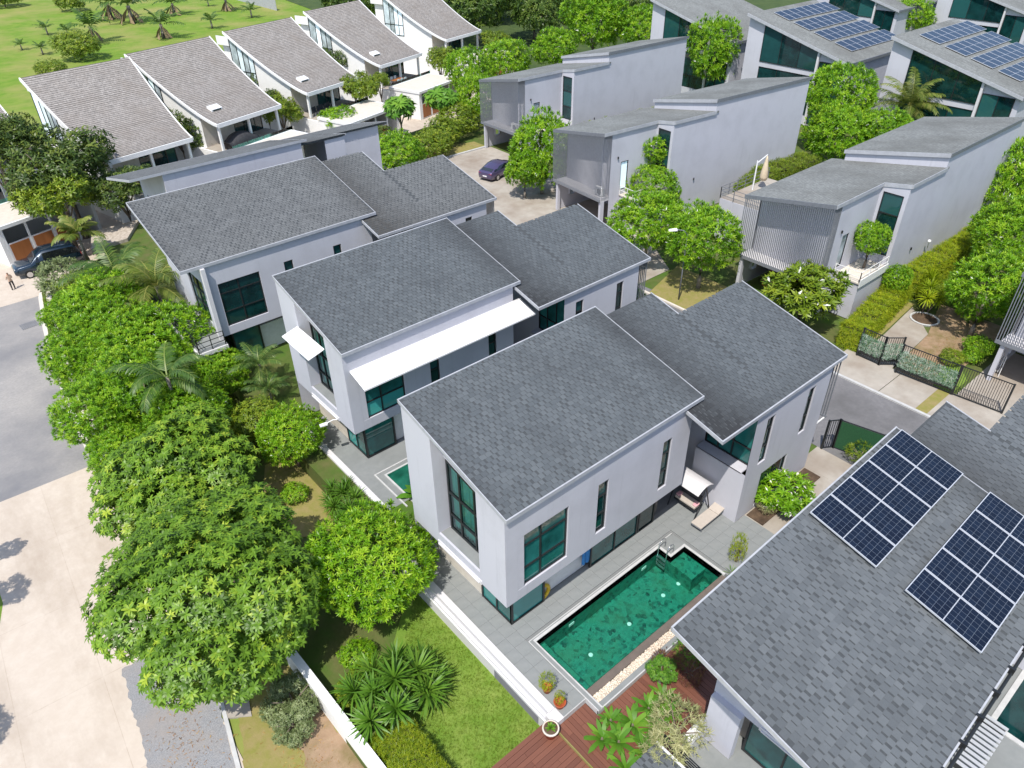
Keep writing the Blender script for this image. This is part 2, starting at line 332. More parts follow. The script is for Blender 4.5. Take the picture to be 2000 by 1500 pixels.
struct(MB().prism([(4.9, 8), (11.01, 8), (11.01, 70), (4.9, 66), (2.9, 54), (2.2, 41), (2.0, 24), (4.7, 21.2)], GZ-.3, -1.2), 'garden_bed', 'bed_soil')
struct(MB().prism([(5.2, 8.2), (11.0, 8.2), (11.0, 20.9), (9.6, 19.8), (7.9, 18.2), (6.6, 16.6), (5.2, 15)], -1.3, -1.18), 'lawn', 'lawn')
struct(MB().prism([(8.2, 27.5), (11.0, 26.2), (11.0, 33.6), (9.5, 33.9), (8, 31)], -1.3, -1.17), 'dry_lawn', 'grass_dry')
struct(MB().poly([(-30, -20, -1.66), (.3, -20, -1.66), (1.9, 41.3, -1.66), (-30, 42.2, -1.66)]), 'concrete_road', 'road_concrete')
struct(MB().poly([(-30, 42.2, -1.665), (1.9, 41.3, -1.665), (2.9, 54, -1.665), (4.7, 66.6, -1.665), (-30, 66.4, -1.665)]), 'asphalt_road', 'asphalt')
struct(MB().poly([(-30, 66.4, -1.66), (4.7, 66.6, -1.66), (9, 80, -1.66), (-30, 90, -1.66)]), 'concrete_apron', 'road_concrete')
struct(MB().poly([(-30, 24, -1.655), (-8, 26, -1.655), (-5.4, 30, -1.655), (-4.35, 33.5, -1.655), (-4.3, 36.5, -1.655), (-5.4, 38.5, -1.655), (-30, 41, -1.655)]), 'verge', 'lawn')
struct(ragged([(-1.1, 26), (2.0, 26), (1.8, 22.9), (.75, 17.6), (.5, 10), (-2.2, 10), (-1.7, 20.5)], -1.652, .07, .2), 'gravel_patch', 'gravel_grey')
struct(ragged([(.95, 10), (5, 10), (4.75, 21.3), (3.3, 22), (2.0, 20.6), (1.2, 18.3)], -1.648, .08, .2), 'grass_verge', 'grass_dry')
struct(ragged([(2.6, 12), (4.9, 12), (4.8, 19.4), (3.6, 18.6), (2.9, 16.4)], -1.643, .14, .25), 'bare_soil', 'sand_soil')
struct(MB().prism([(.78, 17.6), (.96, 17.6), (2.0, 23), (1.84, 23)], -1.7, -1.58), 'kerb', 'coping')
struct(MB().prism([(1.5, 20.7), (2.35, 20.1), (3.2, 23.2), (2.3, 23.6)], -1.7, -1.6), 'path_slab', 'drive_concrete')
# estate street between the two rows
struct(MB().poly([(33.6, -25, -.03), (40.9, -25, -.03), (40.9, 31, -.03), (40.2, 40, -.03), (42, 75, -.03), (33.6, 73, -.03)]), 'street', 'asphalt_street')
struct(MB().poly([(32.0, 33, -.02), (44.5, 33, -.02), (53, 46, -.02), (53.5, 67.2, -.02), (44, 70.5, -.02), (36, 70, -.02)]), 'street_court', 'drive_concrete')
struct(MB().box(40.85, 41.05, -25, 26.8, -.1, .07), 'street_kerb', 'coping')
for i, (y0, y1) in enumerate(((13.55, 17.3), (11.2, 13.5), (5, 10.5))):
    struct(MB().box(41.07, 44.2+.2*(i == 2), y0, y1, -.1, .03), 'driveway_slab', 'drive_concrete')
struct(MB().poly([(44.2, 14.2, .03), (50.1, 14.6, .03), (53, 17.1, .03), (47.9, 16.6, .03), (44.2, 16.4, .03)]), 'driveway', 'drive_concrete')
struct(MB().poly([(44.2, 11.2, .02), (55, 11.2, .02), (55, 16, .02), (50.1, 14.6, .02), (44.2, 14.1, .02)]), 'front_yard', 'sand_soil')
struct(MB().poly([(44.3, 10.4, .034), (46.4, 10.4, .034), (48, 11.6, .034), (46.8, 12.2, .034), (44.3, 11.6, .034)]), 'yard_grass', 'lawn')
struct(MB().poly([(41.07, 10.5, .02), (44.2, 10.5, .02), (44.2, 11.2, .02), (41.07, 11.2, .02)]), 'grass_gap', 'grass_dry')
struct(MB().poly([(45, 16.7, .036), (47.9, 16.7, .036), (53.5, 17.2, .036), (53.5, 18.2, .036), (45, 17.8, .036)]), 'hedge_strip', 'grass_dry')
struct(MB().poly([(44.4, 2, .036), (52, 2, .036), (52, 10.2, .036), (44.4, 10.2, .036)]), 'carport_floor', 'drive_concrete')
struct(MB().poly([(40.2, 27, .0), (45.5, 27, .0), (45.5, 33, .0), (40.2, 31.5, .0)]), 'verge_grass', 'grass_dry')
struct(MB().box(40.0, 40.2, 26.8, 32, -.1, .09), 'verge_kerb', 'cream_stone')
struct(MB().poly([(44, 68.0, .0), (53.2, 67.6, .0), (53.2, 70, .0), (46, 71, .0)]), 'bed_grass', 'grass_dry')
struct(MB().box(44, 53.2, 67.3, 67.55, -.1, .12), 'court_kerb', 'coping')
struct(MB().poly([(31.6, 10.2, -.035), (33.7, 10.2, -.035), (33.7, 13.2, -.035), (31.6, 13.2, -.035)]), 'side_court', 'drive_concrete')
struct(MB().poly([(25.6, 10.2, -.038), (31.6, 10.2, -.038), (31.6, 12.9, -.038), (25.6, 12.9, -.038)]), 'side_path', 'drive_concrete')

# drain grate on the asphalt
d = MB()
for k in range(9): d.box(-.55+k*.13, -.48+k*.13, -.5, .5, .0, .03)
dr = d.build('drain_grate', 'grey_metal'); dr.location = (2.9, 61.9, -1.66); dr.rotation_euler.z = radians(4)
tag(dr, 'dark slotted drain grate set in the grey asphalt road', 'drain')
# ---------------------------------------------------------------- wall / window helpers
def wall(mb, A, B, z0, tA, tB, holes, inn, th=.25):
    A = Vector(A); B = Vector(B); L = (B-A).length; d = (B-A)/L; inn = Vector(inn)
    P = lambda s, z, k=0: (A.x+d.x*s+inn.x*k, A.y+d.y*s+inn.y*k, z)
    top = lambda s: tA+(tB-tA)*s/L
    Ss = sorted({0, L, *[h[0] for h in holes], *[h[1] for h in holes]}); Zs = sorted({z0, *[h[2] for h in holes], *[h[3] for h in holes]})
    for a, b in zip(Ss, Ss[1:]):
        zz = [z for z in Zs]
        for c, e in zip(zz, zz[1:]):
            if any(h[0]-1e-6 <= a and b <= h[1]+1e-6 and h[2]-1e-6 <= c and e <= h[3]+1e-6 for h in holes): continue
            mb.poly([P(a, c), P(b, c), P(b, e), P(a, e)])
        mb.poly([P(a, zz[-1]), P(b, zz[-1]), P(b, top(b)), P(a, top(a))])
    for s0, s1, h0, h1 in holes:
        for q in ([(s0, h0), (s1, h0)], [(s1, h0), (s1, h1)], [(s1, h1), (s0, h1)], [(s0, h1), (s0, h0)]):
            mb.poly([P(*q[0]), P(*q[1]), P(*q[1], th), P(*q[0], th)])
    return mb
def window(par, gf, A, d, inn, s0, s1, h0, h1, dep=.12, vs=(), hs=(), glass='glass_dark', fr=.07, name='window'):
    """frame in one mesh, each pane a child. vs: s positions of mullions, hs: z of transoms; h1 may be (z at s0, z at s1)"""
    h1a, h1b = h1 if isinstance(h1, tuple) else (h1, h1)
    top = lambda s: h1a+(h1b-h1a)*(s-s0)/(s1-s0)
    P = lambda s, z, k: (A[0]+d[0]*s+inn[0]*k, A[1]+d[1]*s+inn[1]*k, z)
    f = MB(gf)
    def member(sa, sb, za, zb, k0=dep-.05, k1=dep+.05):
        zt = (lambda s: zb(s)) if callable(zb) else (lambda s: zb); zl = (lambda s: za(s)) if callable(za) else (lambda s: za)
        f.hexa([P(sa, zl(sa), k0), P(sb, zl(sb), k0), P(sb, zl(sb), k1), P(sa, zl(sa), k1)], [P(sa, zt(sa), k0), P(sb, zt(sb), k0), P(sb, zt(sb), k1), P(sa, zt(sa), k1)])
    member(s0, s0+fr, h0, top); member(s1-fr, s1, h0, top)
    member(s0+fr, s1-fr, h0, h0+fr); member(s0+fr, s1-fr, lambda s: top(s)-fr, top)
    xs = [s0+fr]+list(vs)+[s1-fr]; zs = [h0+fr]+list(hs)+[None]
    for v in vs: member(v-.035, v+.035, h0+fr, lambda s: top(s)-fr)
    for h in hs: member(s0+fr, s1-fr, h-.035, h+.035, dep-.058, dep+.058)
    fo = f.build(name, 'frame', par)
    for a, b in zip(xs, xs[1:]):
        for i in range(len(zs)-1):
            lo = zs[i]; hi = (lambda s, z=zs[i+1]: top(s)-fr if z is None else z)
            MB(gf).poly([P(a, lo, dep), P(b, lo, dep), P(b, hi(b), dep), P(a, hi(a), dep)]).build('pane', glass, fo)
    return fo
# ---------------------------------------------------------------- shingled roof planes
TABW = (.19, .235, .265, .285)
TABM = {}
def tab_geo(w):
    return [(0, 0, 0), (w, 0, 0), (w, .24, 0), (0, .24, 0), (0, 0, .016), (w, 0, .016), (w, .24, .005), (0, .24, .005)]
TABF = [(4, 5, 6, 7), (0, 1, 5, 4), (1, 2, 6, 5), (3, 0, 4, 7)]
def shingles(roof, root, gf, regs, zf, slope, mat, nind, stain, seed, mir=1):
    rnd = random.Random(seed); ca = atan(slope); c, s = cos(ca), sin(ca); tabs = []
    for (u0, u1, w0, w1) in regs:
        j = 0; w = w0
        while w < w1-.12:
            u = u0+.02+(j % 2)*.15+rnd.uniform(0, .02)
            while u < u1-.2:
                k = rnd.choice((0, 1, 1, 2, 2, 3))
                if u+TABW[k] > u1: break
                tabs.append((u+rnd.uniform(0, .02), w, k)); u += .3
            w += .22*c; j += 1
    mw = root.matrix_world if root.parent else Matrix.Translation(root.location) @ root.rotation_euler.to_matrix().to_4x4()
    ind = []
    if nind:
        sc = []
        for i, (u, w, k) in enumerate(tabs):
            px, py, z = proj(mw @ Vector((u, w, zf(w))))
            if 0 < px < 2000 and 0 < py < 1500: sc.append((z, i))
        ind = [i for _, i in sorted(sc)[:nind]]
    iset = set(ind); V = []; F = []; A = []; TN = []
    for i, (u, w, k) in enumerate(tabs):
        z = zf(w)+.004; st = stain(u, w)*rnd.uniform(.75, 1.1)
        if i in iset:
            if (mat, k) not in TABM:
                me = bpy.data.meshes.new('shingle'); me.from_pydata(tab_geo(TABW[k]), [], TABF); me.materials.append(MATS[mat]); TABM[(mat, k)] = me
            o = bpy.data.objects.new('shingle', TABM[(mat, k)]); COL.objects.link(o); o.parent = roof
            o.location = (u, w, z); o.rotation_euler.x = ca; o['stain'] = min(1., st); o['tone'] = rnd.random()
        else:
            b = len(V)
            for x, y, zz in tab_geo(TABW[k]): V.append((u+x, (w+y*c-zz*s)*mir, z+y*s+zz*c))
            F += [[b+q for q in f] for f in TABF]; A += [st]*8; TN += [rnd.random()]*8
    me = np_mesh('shingles', np.array(V), np.array(F), np.array(A), 'stain'); at = me.attributes.new('tone', 'FLOAT', 'POINT'); at.data.foreach_set('value', np.array(TN, dtype=np.float32)); me.shade_flat(); o = mkobj('shingles', me, mat, roof); o['kind'] = 'stuff'
# ---------------------------------------------------------------- the grey estate houses of the pool row
SL = .242
def house(label, X0, Y0, L, rz=0, oh=0., mir=False, mat='shingle_blue', nind=0, seed=1, rs=None, niche=True, low_windows=True, skip_bars=False, Wd=6.6):
    root = thing('estate_house', label, 'house', (X0, Y0, 0), rz, 'grey shingle-roofed estate houses'); mi = -1 if mir else 1
    gf = (lambda x, y, z: (x, -y, z)) if mir else None
    B = lambda: MB(gf); K = L+3.7; E = L+9.05; RW = L+1.8; rs = L-1.05 if rs is None else rs
    fz = lambda w: 7.8+SL*w; rz_ = lambda w: 7.0+SL*(w+2.07)
    # --- walls of the upper front block
    b = B(); holes = [(.62, 3.35, 3.23, 6.24), (5.05, 5.68, 3.36, 6.3), (9.17-oh*.4, 9.77-oh*.4, 3.36, 6.3)] if low_windows else []
    e = L-.42
    wall(b, (oh, 0), (e, 0), 2.65, fz(0)-.16, fz(0)-.16, [(max(0, h[0]), h[1], h[2], h[3]) for h in holes], (0, 1))
    wall(b, (e, .01), (e, Wd), 2.65, fz(0)-.16, fz(Wd)-.16, [], (-1, 0)); wall(b, (oh, Wd), (e, Wd), 0, fz(Wd)-.16, fz(Wd)-.16, [], (0, -1))
    if niche:
        for w0, w1 in ((.008, 1.72), (4.62, Wd-.008)):
            b.hexa([(oh, w0, 2.65), (oh+.95, w0, 2.65), (oh+.95, w1, 2.65), (oh, w1, 2.65)], [(oh, w0, fz(w0)-.16), (oh+.95, w0, fz(w0)-.16), (oh+.95, w1, fz(w1)-.16), (oh, w1, fz(w1)-.16)])
        b.box(oh+.003, oh+.95, 1.72, 4.62, 2.85, 3.28); b.hexa([(oh+.58, 1.72, 6.72), (oh+.9, 1.72, 6.72), (oh+.9, 4.62, 7.42), (oh+.58, 4.62, 7.42)], [(oh+.58, 1.72, fz(1.72)-.16), (oh+.9, 1.72, fz(1.72)-.16), (oh+.9, 4.62, fz(4.62)-.16), (oh+.58, 4.62, fz(4.62)-.16)])
        wall(b, (oh+.93, 1.72), (oh+.93, 4.62), 3.28, fz(1.72)-.16, fz(4.62)-.16, [], (1, 0))
    else:
        wall(b, (oh, 0), (oh, Wd), 2.65, fz(0)-.16, fz(Wd)-.16, [(1.0, 3.6, 3.25, 6.2)], (1, 0))
    b.poly([(oh, 0, 2.652), (e, 0, 2.652), (e, Wd, 2.652), (oh, Wd, 2.652)])
    b.build('upper_wall', 'render_grey', root)
    if niche:
        w = window(root, gf, (oh+.6, 4.62), (0, -1), (1, 0), .12, 2.75, 3.34, (7.35, 6.75), .02, (.95, 1.95), (4.25, 5.55), 'glass_clear', .09)
        cu = B(); n = 60
        for i in range(n):
            y0 = 4.45-2.5*i/n; y1 = 4.45-2.5*(i+1)/n; x0 = oh+.86+.05*sin(i*1.7); x1 = oh+.86+.05*sin((i+1)*1.7)
            if 8 < i % 22 < 11: continue
            cu.poly([(x0-.07, y0, 3.36), (x1-.07, y1, 3.36), (x1-.07, y1, 6.6+(y1-1.9)*.23), (x0-.07, y0, 6.6+(y0-1.9)*.23)])
        cu.build('curtain', 'curtain', w)
        sd = B(); sd.box(oh+.1, oh+.6, 1.75, 4.6, 3.281, 3.30); sd.build('window_sill', 'tile_stone', root)
        sl_ = B(); sl_.box(oh-.04, oh+.1, 1.6, 4.7, 2.62, 2.84); sl_.box(oh-.1, oh+.0, 1.7, 4.6, 2.68, 2.74); sl_.build('awning_case', 'parapet_white', root)
    else:
        window(root, gf, (oh, 0), (0, 1), (1, 0), 1.0, 3.6, 3.25, 6.2, .12, (2.3,), (4.2, 5.2))
    if low_windows:
        for i, h in enumerate(holes):
            window(root, gf, (oh, 0), (1, 0), (0, 1), *h, .13, (1.9,) if i == 0 else (), (4.22, 5.5) if i == 0 else (4.4, 5.45), 'glass_dark' if i or niche is False else 'glass_teal')
    # --- ground floor behind the overhang: dark glass, posts, plain core
    u0, w0 = oh+.85, .74
    core = B(); core.box(u0+.4, e-.1, w0+.4, Wd-.25, 0, 2.64); core.build('ground_floor_wall', 'interior', root)
    window(root, gf, (u0, w0), (1, 0), (0, 1), 0, 1.95, .0, 2.64, .05, (), (), 'glass_teal', .1, 'glass_wall')
    window(root, gf, (u0+1.95, w0), (1, 0), (0, 1), 2.9, 6.2, .0, 2.64, .05, (4.55,), (), 'glass_teal', .09, 'glass_wall')
    window(root, gf, (u0+8.2, w0), (1, 0), (0, 1), .0, 1.2, 0, 2.64, .05, (), (), 'glass_dark', .08, 'glass_door')
    window(root, gf, (u0, w0), (0, 1), (1, 0), .02, 2.1, 0, 2.64, .05, (1.05,), (), 'glass_teal', .09, 'glass_wall')
    k = B(); k.box(u0+.05, u0+.3, w0+2.2, Wd-.3, 0, 2.64); k.build('ground_wall', 'cream_stone', root)
    cnt = B(); cnt.box(u0+2.0, u0+4.8, w0+.3, w0+.38, 0, 1.9); cnt.build('kitchen_wall', 'white_paint', root)
    # --- rear (street side) block
    b = B(); rw = -1.98
    wall(b, (RW, rw), (E-.85, rw), 0, rz_(rw)-.16, rz_(rw)-.16, [(.95, 1.58, 3.3, 6.15), (4.45, 5.05, 3.3, 6.15), (1.55, 3.9, .15, 2.4)], (0, 1))
    wall(b, (RW, rw), (RW, .95), 0, 3.2, 3.2, [], (1, 0))
    b.box(RW+.0, RW+.7, rw+.25, .95, 3.14, 3.203)
    wall(b, (RW+.68, .95), (RW+.68, Wd-.4), 0, rz_(.95)-.18, rz_(Wd-.4)-.18, [], (1, 0)); wall(b, (E-.85, rw), (E-.85, 4.2), 0, rz_(rw)-.18, rz_(4.2)-.18, [], (-1, 0))
    wall(b, (RW, Wd-.4), (K-.1, Wd-.4), 0, rz_(Wd-.4)-.18, rz_(Wd-.4)-.18, [], (0, -1)); wall(b, (K-.1, 4.2), (E-.85, 4.2), 0, rz_(4.2)-.18, rz_(4.2)-.18, [], (0, -1)); wall(b, (K-.1, 4.2), (K-.1, Wd-.4), 0, rz_(4.2)-.18, rz_(Wd-.4)-.18, [], (-1, 0))
    b.build('rear_wall', 'render_grey', root)
    for h in ((.95, 1.58, 3.3, 6.15), (4.45, 5.05, 3.3, 6.15)): window(root, gf, (RW, rw), (1, 0), (0, 1), *h, .13, (), (4.3, 5.4))
    window(root, gf, (RW, rw), (1, 0), (0, 1), 1.55, 3.9, .15, 2.4, .13, (2.9,), (), 'glass_dark')
    window(root, gf, (RW+.66, rw+.25), (0, 1), (1, 0), .0, 2.65, 3.21, (rz_(rw)-.2, rz_(.6)-.2), .05, (1.1, 1.9), (4.2,), 'glass_teal', .08, 'glass_wall')
    if not skip_bars:
        for i in range(9):
            B().box(E-.16, E-.11, rw-.02+i*.13, rw+.03+i*.13, 3.15, rz_(rw)-.12+SL*i*.13).build('slat', 'grey_metal', root)
        B().box(E-.18, E-.09, rw-.06, rw+1.12, 3.08, 3.16).build('slat_rail', 'grey_metal', root)
        B().box(E-.9, E-.1, rw-.02, rw+.05, 3.02, 3.08).build('rail_arm', 'white_paint', root)
    # --- roofs
    fr = B(); fr.box(0, L, -.1, Wd+.1, 7.66, 7.8, lambda y: SL*y); fo = fr.build('roof', 'roof_felt', root)
    rr = B(); d2 = lambda y: SL*(y+2.07)
    rr.box(rs, E, -2.07, 0, 6.86, 7.0, d2); rr.box(L-.4, K, 0, Wd-.3, 6.86, 7.0, d2); rr.box(K, E, 0, 4.42, 6.86, 7.0, d2); ro = rr.build('roof', 'roof_felt', root)
    fa = B(); fa.box(-.04, L+.04, -.15, -.1, 7.65, 7.835, lambda y: SL*y); fa.build('fascia', 'fascia', fo)
    for q in ((-.04, 0, -.1, Wd+.12, 7.825), (-.04, L+.04, Wd+.1, Wd+.15, 7.835), (L, L+.03, -.1, Wd+.1, 7.825)): B().box(*q[:4], 7.65, q[4], lambda y: SL*y).build('fascia', 'fascia', fo)
    for q in ((rs-.05, E+.05, -2.13, -2.07), (rs-.05, rs, -2.07, -.02), (E, E+.05, -2.07, 4.45), (K, K+.05, 4.44, Wd-.28)): B().box(*q, 6.85, 7.03, d2).build('fascia', 'fascia', ro)
    rn = random.Random(seed)
    def st1(u, w):
        a = max(0, (u-(L-1.7))/1.7)*.65; c = max(0, 1-u/.8)*.25; return a+c+.12*(sin(u*1.3+seed)*sin(w*.9) > .6)
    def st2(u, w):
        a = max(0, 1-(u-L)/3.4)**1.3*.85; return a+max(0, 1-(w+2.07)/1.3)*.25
    sc = lambda w: w
    shingles(fo, root, gf, [(.0, L, -.1, Wd+.1)], fz, SL, mat, nind, st1, seed, mi)
    shingles(ro, root, gf, [(rs, E, -2.07, 0), (L-.1, K, 0, Wd-.3), (K, E, 0, 4.42)], rz_, SL, mat, 0, st2, seed+50, mi)
    return root, gf

hC, _ = house('grey house with green-tiled pool beside it and bare shingle roof', 11.85, 14.72, 11.48, mat='shingle_blue', nind=300, seed=3)
hB, _ = house('grey house with white awnings along its side wall and over its front window', 12.9, 28.45, 11.48, mat='shingle_blue', seed=5, rs=11.2)
hA, _ = house('grey house with long front balcony behind the palms', 10.19, 42.64, 13.4, oh=1.3, mat='shingle_warm', seed=8, niche=False, Wd=7.7)
hH, _ = house('grey house showing a blank side wall and narrow roof below the brown-roofed villas', 11.8, 62.2, 13.5, oh=2.2, mir=True, mat='shingle_warm', seed=9, low_windows=False, niche=False, skip_bars=True, Wd=6.9)
hD, _ = house('grey house with two arrays of solar panels on its near roof', 11.86, .35, 13.5, rz=radians(.8), oh=3.45, mat='shingle_near', nind=300, seed=4)
# the blank front fin of the solar house
f = MB(); f.box(3.2, 3.5, 5.3, 6.55, 0, 2.7); f.build('fin_wall', 'render_grey', hD)
window(hD, None, (3.9, .7), (0, 1), (1, 0), .1, 4.5, .05, 2.6, 0, (1.6, 3.0), (), 'glass_teal', .09, 'glass_wall')

# white awnings of house B
aw = MB()
n = 90
for i in range(n):
    u0, u1 = .3+11.35*i/n, .3+11.35*(i+1)/n; k = .012*(i % 2)
    aw.poly([(u0, -.0, 6.55+k), (u1, -.0, 6.55+.012-k), (u1, -1.3, 6.13+.012-k), (u0, -1.3, 6.13+k)])
aw.box(.3, 11.65, -1.33, -1.3, 6.06, 6.15); aw.box(.3, 11.65, -.03, -.002, 6.5, 6.62)
aw.build('awning', 'awning_white', hB)
aw = MB(); aw.hexa([(-.95, 1.85, 6.85), (0, 1.85, 7.12), (0, 4.8, 7.14), (-.95, 4.8, 6.9)], [(-.95, 1.85, 6.89), (0, 1.85, 7.16), (0, 4.8, 7.18), (-.95, 4.8, 6.94)]); aw.build('awning', 'awning_white', hB)
# front balcony of house A
b = MB(); b.box(-.6, 1.3, -1.0, 7.4, 2.35, 2.62); b.build('balcony_slab', 'parapet_white', hA)
b = MB(); b.box(-.5, 1.25, -.9, 7.3, 2.622, 2.65); b.build('balcony_floor', 'tile_stone', hA)
def rail(par, pts, h, step=.9, mat='grey_metal', lines=3):
    for a, c in zip(pts, pts[1:]):
        a, c = Vector(a), Vector(c); n = max(1, round((c-a).length/step))
        for i in range(n+1):
            p = a.lerp(c, i/n); MB().bar(p, p+Vector((0, 0, h)), .05).build('rail_post', mat, par)
        m = MB(); 
        for k in range(lines): z = h*(k+1)/lines; m.bar(a+Vector((0, 0, z)), c+Vector((0, 0, z)), .035)
        m.build('rail', mat, par)
rail(hA, [(-.5, 7.3, 2.62), (-.5, -.9, 2.62), (1.2, -.9, 2.62)], 1.0, .9, 'frame')
# side rib pillars at the corner of A
MB().box(1.1, 1.35, -.3, -.02, 2.65, 7.6).build('downpipe_box', 'parapet_white', hA)
# ---------------------------------------------------------------- terrace, pool, deck of the pool house
def terrace(x0, x1, y0, y1, cut, size, name='terrace'):
    s = struct(MB().prism([(x0, y0), (x0+.001, y1), (cut[0], y1), (cut[0], cut[3]), (x1, cut[3]), (x1, y1-.001), (x1+.001, y1), (x1, y0)], -.5, -.05) if 0 else MB().box(x0, x1, y1-.01, y1, -.5, -.045), name, 'joint')
    me = None
    nx = round((x1-x0)/size); ny = round((y1-y0)/size); sx = (x1-x0)/nx; sy = (y1-y0)/ny
    tm = bpy.data.meshes.new('tile'); h = .003
    tm.from_pydata([(h, h, 0), (sx-h, h, 0), (sx-h, sy-h, 0), (h, sy-h, 0), (h, h, .04), (sx-h, h, .04), (sx-h, sy-h, .04), (h, sy-h, .04)], [], [(4, 5, 6, 7), (0, 1, 5, 4), (1, 2, 6, 5), (2, 3, 7, 6), (3, 0, 4, 7)]); tm.materials.append(MATS['tile_stone'])
    k = 0
    for i in range(nx):
        for j in range(ny):
            x, y = x0+i*sx, y0+j*sy
            if cut(x, y, x+sx, y+sy): continue
            o = bpy.data.objects.new('tile', tm); COL.objects.link(o); o.location = (x, y, -.04+random.uniform(-.002, .002)); o.parent = s; k += 1
    return s
PX0, PX1, PX2, PY0, PY1, PY2 = 12.96, 20.98, 22.0, 11.16, 13.38, 14.15
def cutC(a, b, c, d): return (c > 12.75 and b < 14.3 and a < 22.1) or (a > 12.8 and b > 15.6 and a < 25.2) or (a > 25.0 and b > 12.5)
t1 = terrace(11.46, 25.96, 10.92, 21.72, cutC, .6)
struct(MB().box(11.46, 12.74, 10.92, 21.7, -.5, -.046), 'terrace_base', 'joint'); struct(MB().box(12.74, 22.2, 14.32, 21.7, -.5, -.046), 'terrace_base', 'joint'); struct(MB().box(22.2, 26.0, 10.92, 21.7, -.5, -.047), 'terrace_base', 'joint')
# border strips between the tiles and the pool (thin pale lines with a stone band)
cp = MB(); 
def ringx(mb, x0, x1, y0, y1, t, z0, z1): mb.box(x0, x1, y1, y1+t, z0, z1); mb.box(x0-t, x0, y0, y1+t, z0, z1)
struct(MB().box(12.74, PX2+.1, PY2+.13, 14.33, -.3, -.004), 'pool_band', 'tile_stone'); struct(MB().box(12.74, 12.9, 10.2, PY2+.13, -.3, -.004), 'pool_band', 'tile_stone')
struct(MB().box(PX1+.13, PX2+.12, PY1+.12, PY2+.13, -.3, -.005), 'pool_band', 'tile_stone'); struct(MB().box(PX2+.12, 22.2, 10.9, PY2+.13, -.3, -.006), 'pool_band', 'tile_stone')
for q in ((PX0-.06, PX1+.13, PY2, PY2+.13), (PX1, PX1+.13, PY1, PY2), (PX1+.13, PX2+.12, PY1, PY1+.12), (PX2, PX2+.12, PY0-.1, PY1), (PX0-.06, PX0, 10.2, PY2)):
    struct(MB().box(*q, -.4, .012), 'pool_coping', 'coping')
struct(MB().box(12.70, 12.74, 10.2, 14.36, -.3, .004), 'pool_coping_line', 'coping'); struct(MB().box(12.74, 22.2, 14.33, 14.37, -.3, .004), 'pool_coping_line', 'coping')
PD = -1.3
pw = MB()
pw.poly([(PX0, PY0, PD), (PX2, PY0, PD), (PX2, PY1, PD), (PX1, PY1, PD), (PX1, PY2, PD), (PX0, PY2, PD)])
for a, b in (((PX0, PY2), (PX1, PY2)), ((PX1, PY2), (PX1, PY1)), ((PX1, PY1), (PX2, PY1)), ((PX2, PY1), (PX2, PY0)), ((PX2, PY0), (PX0, PY0)), ((PX0, PY0), (PX0, PY2))):
    pw.poly([(*a, PD), (*b, PD), (*b, -.02), (*a, -.02)])
struct(pw, 'pool_basin', 'pool_tile')
struct(MB().box(PX0+.001, PX0+.5, PY0+.001, PY2-.001, PD, -.55), 'pool_bench', 'pool_tile'); struct(MB().box(PX1+.0, PX2-.001, PY0+.9, PY1-.001, PD, -.45), 'pool_bench', 'pool_tile')
struct(MB().poly([(PX0, PY0, -.1), (PX2, PY0, -.1), (PX2, PY1, -.1), (PX1, PY1, -.1), (PX1, PY2, -.1), (PX0, PY2, -.1)]), 'pool_water', 'pool_water')
struct(MB().box(PX0, PX2, 10.84, PY0-.001, -.8, -.075), 'infinity_edge', 'infinity_wall')
struct(MB().box(12.9, 24.2, 10.46, 10.84, -.8, -.2), 'pebble_channel', 'cream_stone')
struct(MB().box(12.72, 24.2, 10.24, 10.46, -.8, -.06), 'channel_curb', 'tile_stone'); struct(MB().box(12.70, 24.2, 10.19, 10.24, -.8, -.04), 'channel_trim', 'coping')
# pebbles in the overflow channel
def ico_pts():
    ph = (1+5**.5)/2; v = np.array([(-1, ph, 0), (1, ph, 0), (-1, -ph, 0), (1, -ph, 0), (0, -1, ph), (0, 1, ph), (0, -1, -ph), (0, 1, -ph), (ph, 0, -1), (ph, 0, 1), (-ph, 0, -1), (-ph, 0, 1)]); v /= np.linalg.norm(v[0])
    f = np.array([(0, 11, 5), (0, 5, 1), (0, 1, 7), (0, 7, 10), (0, 10, 11), (1, 5, 9), (5, 11, 4), (11, 10, 2), (10, 7, 6), (7, 1, 8), (3, 9, 4), (3, 4, 2), (3, 2, 6), (3, 6, 8), (3, 8, 9), (4, 9, 5), (2, 4, 11), (6, 2, 10), (8, 6, 7), (9, 8, 1)]); return v, f
iv, if_ = ico_pts(); n = 2600
pos = np.stack([RNG.uniform(12.95, 23.9, n), RNG.uniform(10.47, 10.84, n), RNG.uniform(-.22, -.12, n)], 1); sc = RNG.uniform(.03, .06, (n, 1, 1))*np.array([1, 1, .6])
V = iv[None]*sc*RNG.uniform(.8, 1.2, (n, 1, 3))+pos[:, None]; F = if_[None]+(np.arange(n)*12)[:, None, None]
o = mkobj('white_pebbles', np_mesh('pebbles', V.reshape(-1, 3), F.reshape(-1, 3)), 'pebble_white', None, True); o['kind'] = 'stuff'; tag(o, 'white pebbles filling the overflow channel along the green pool', 'pebbles')
# lights on the pool floor and side
for i, (x, y) in enumerate(((20.93, 12.7), (17.42, 12.7), (14.94, 12.73), (19.84, 12.73))):
    o = MB().lathe([(.0, 0), (.1, 0), (.1, .03), (.07, .045), (0, .045)], 16).build('pool_drain', 'lamp_white'); o.location = (x, y, PD); tag(o, 'round white fitting on the floor of the green pool', 'pool fitting', 'white pool floor fittings')
for x in (15.1, 19.98):
    o = MB().box(-.16, .16, -.03, 0, -.08, .08).build('pool_skimmer', 'lamp_white', None, False, .01); o.location = (x, PY2, -.7); tag(o, 'white rectangular inlet on the long side wall of the green pool', 'pool fitting', 'pool wall inlets')
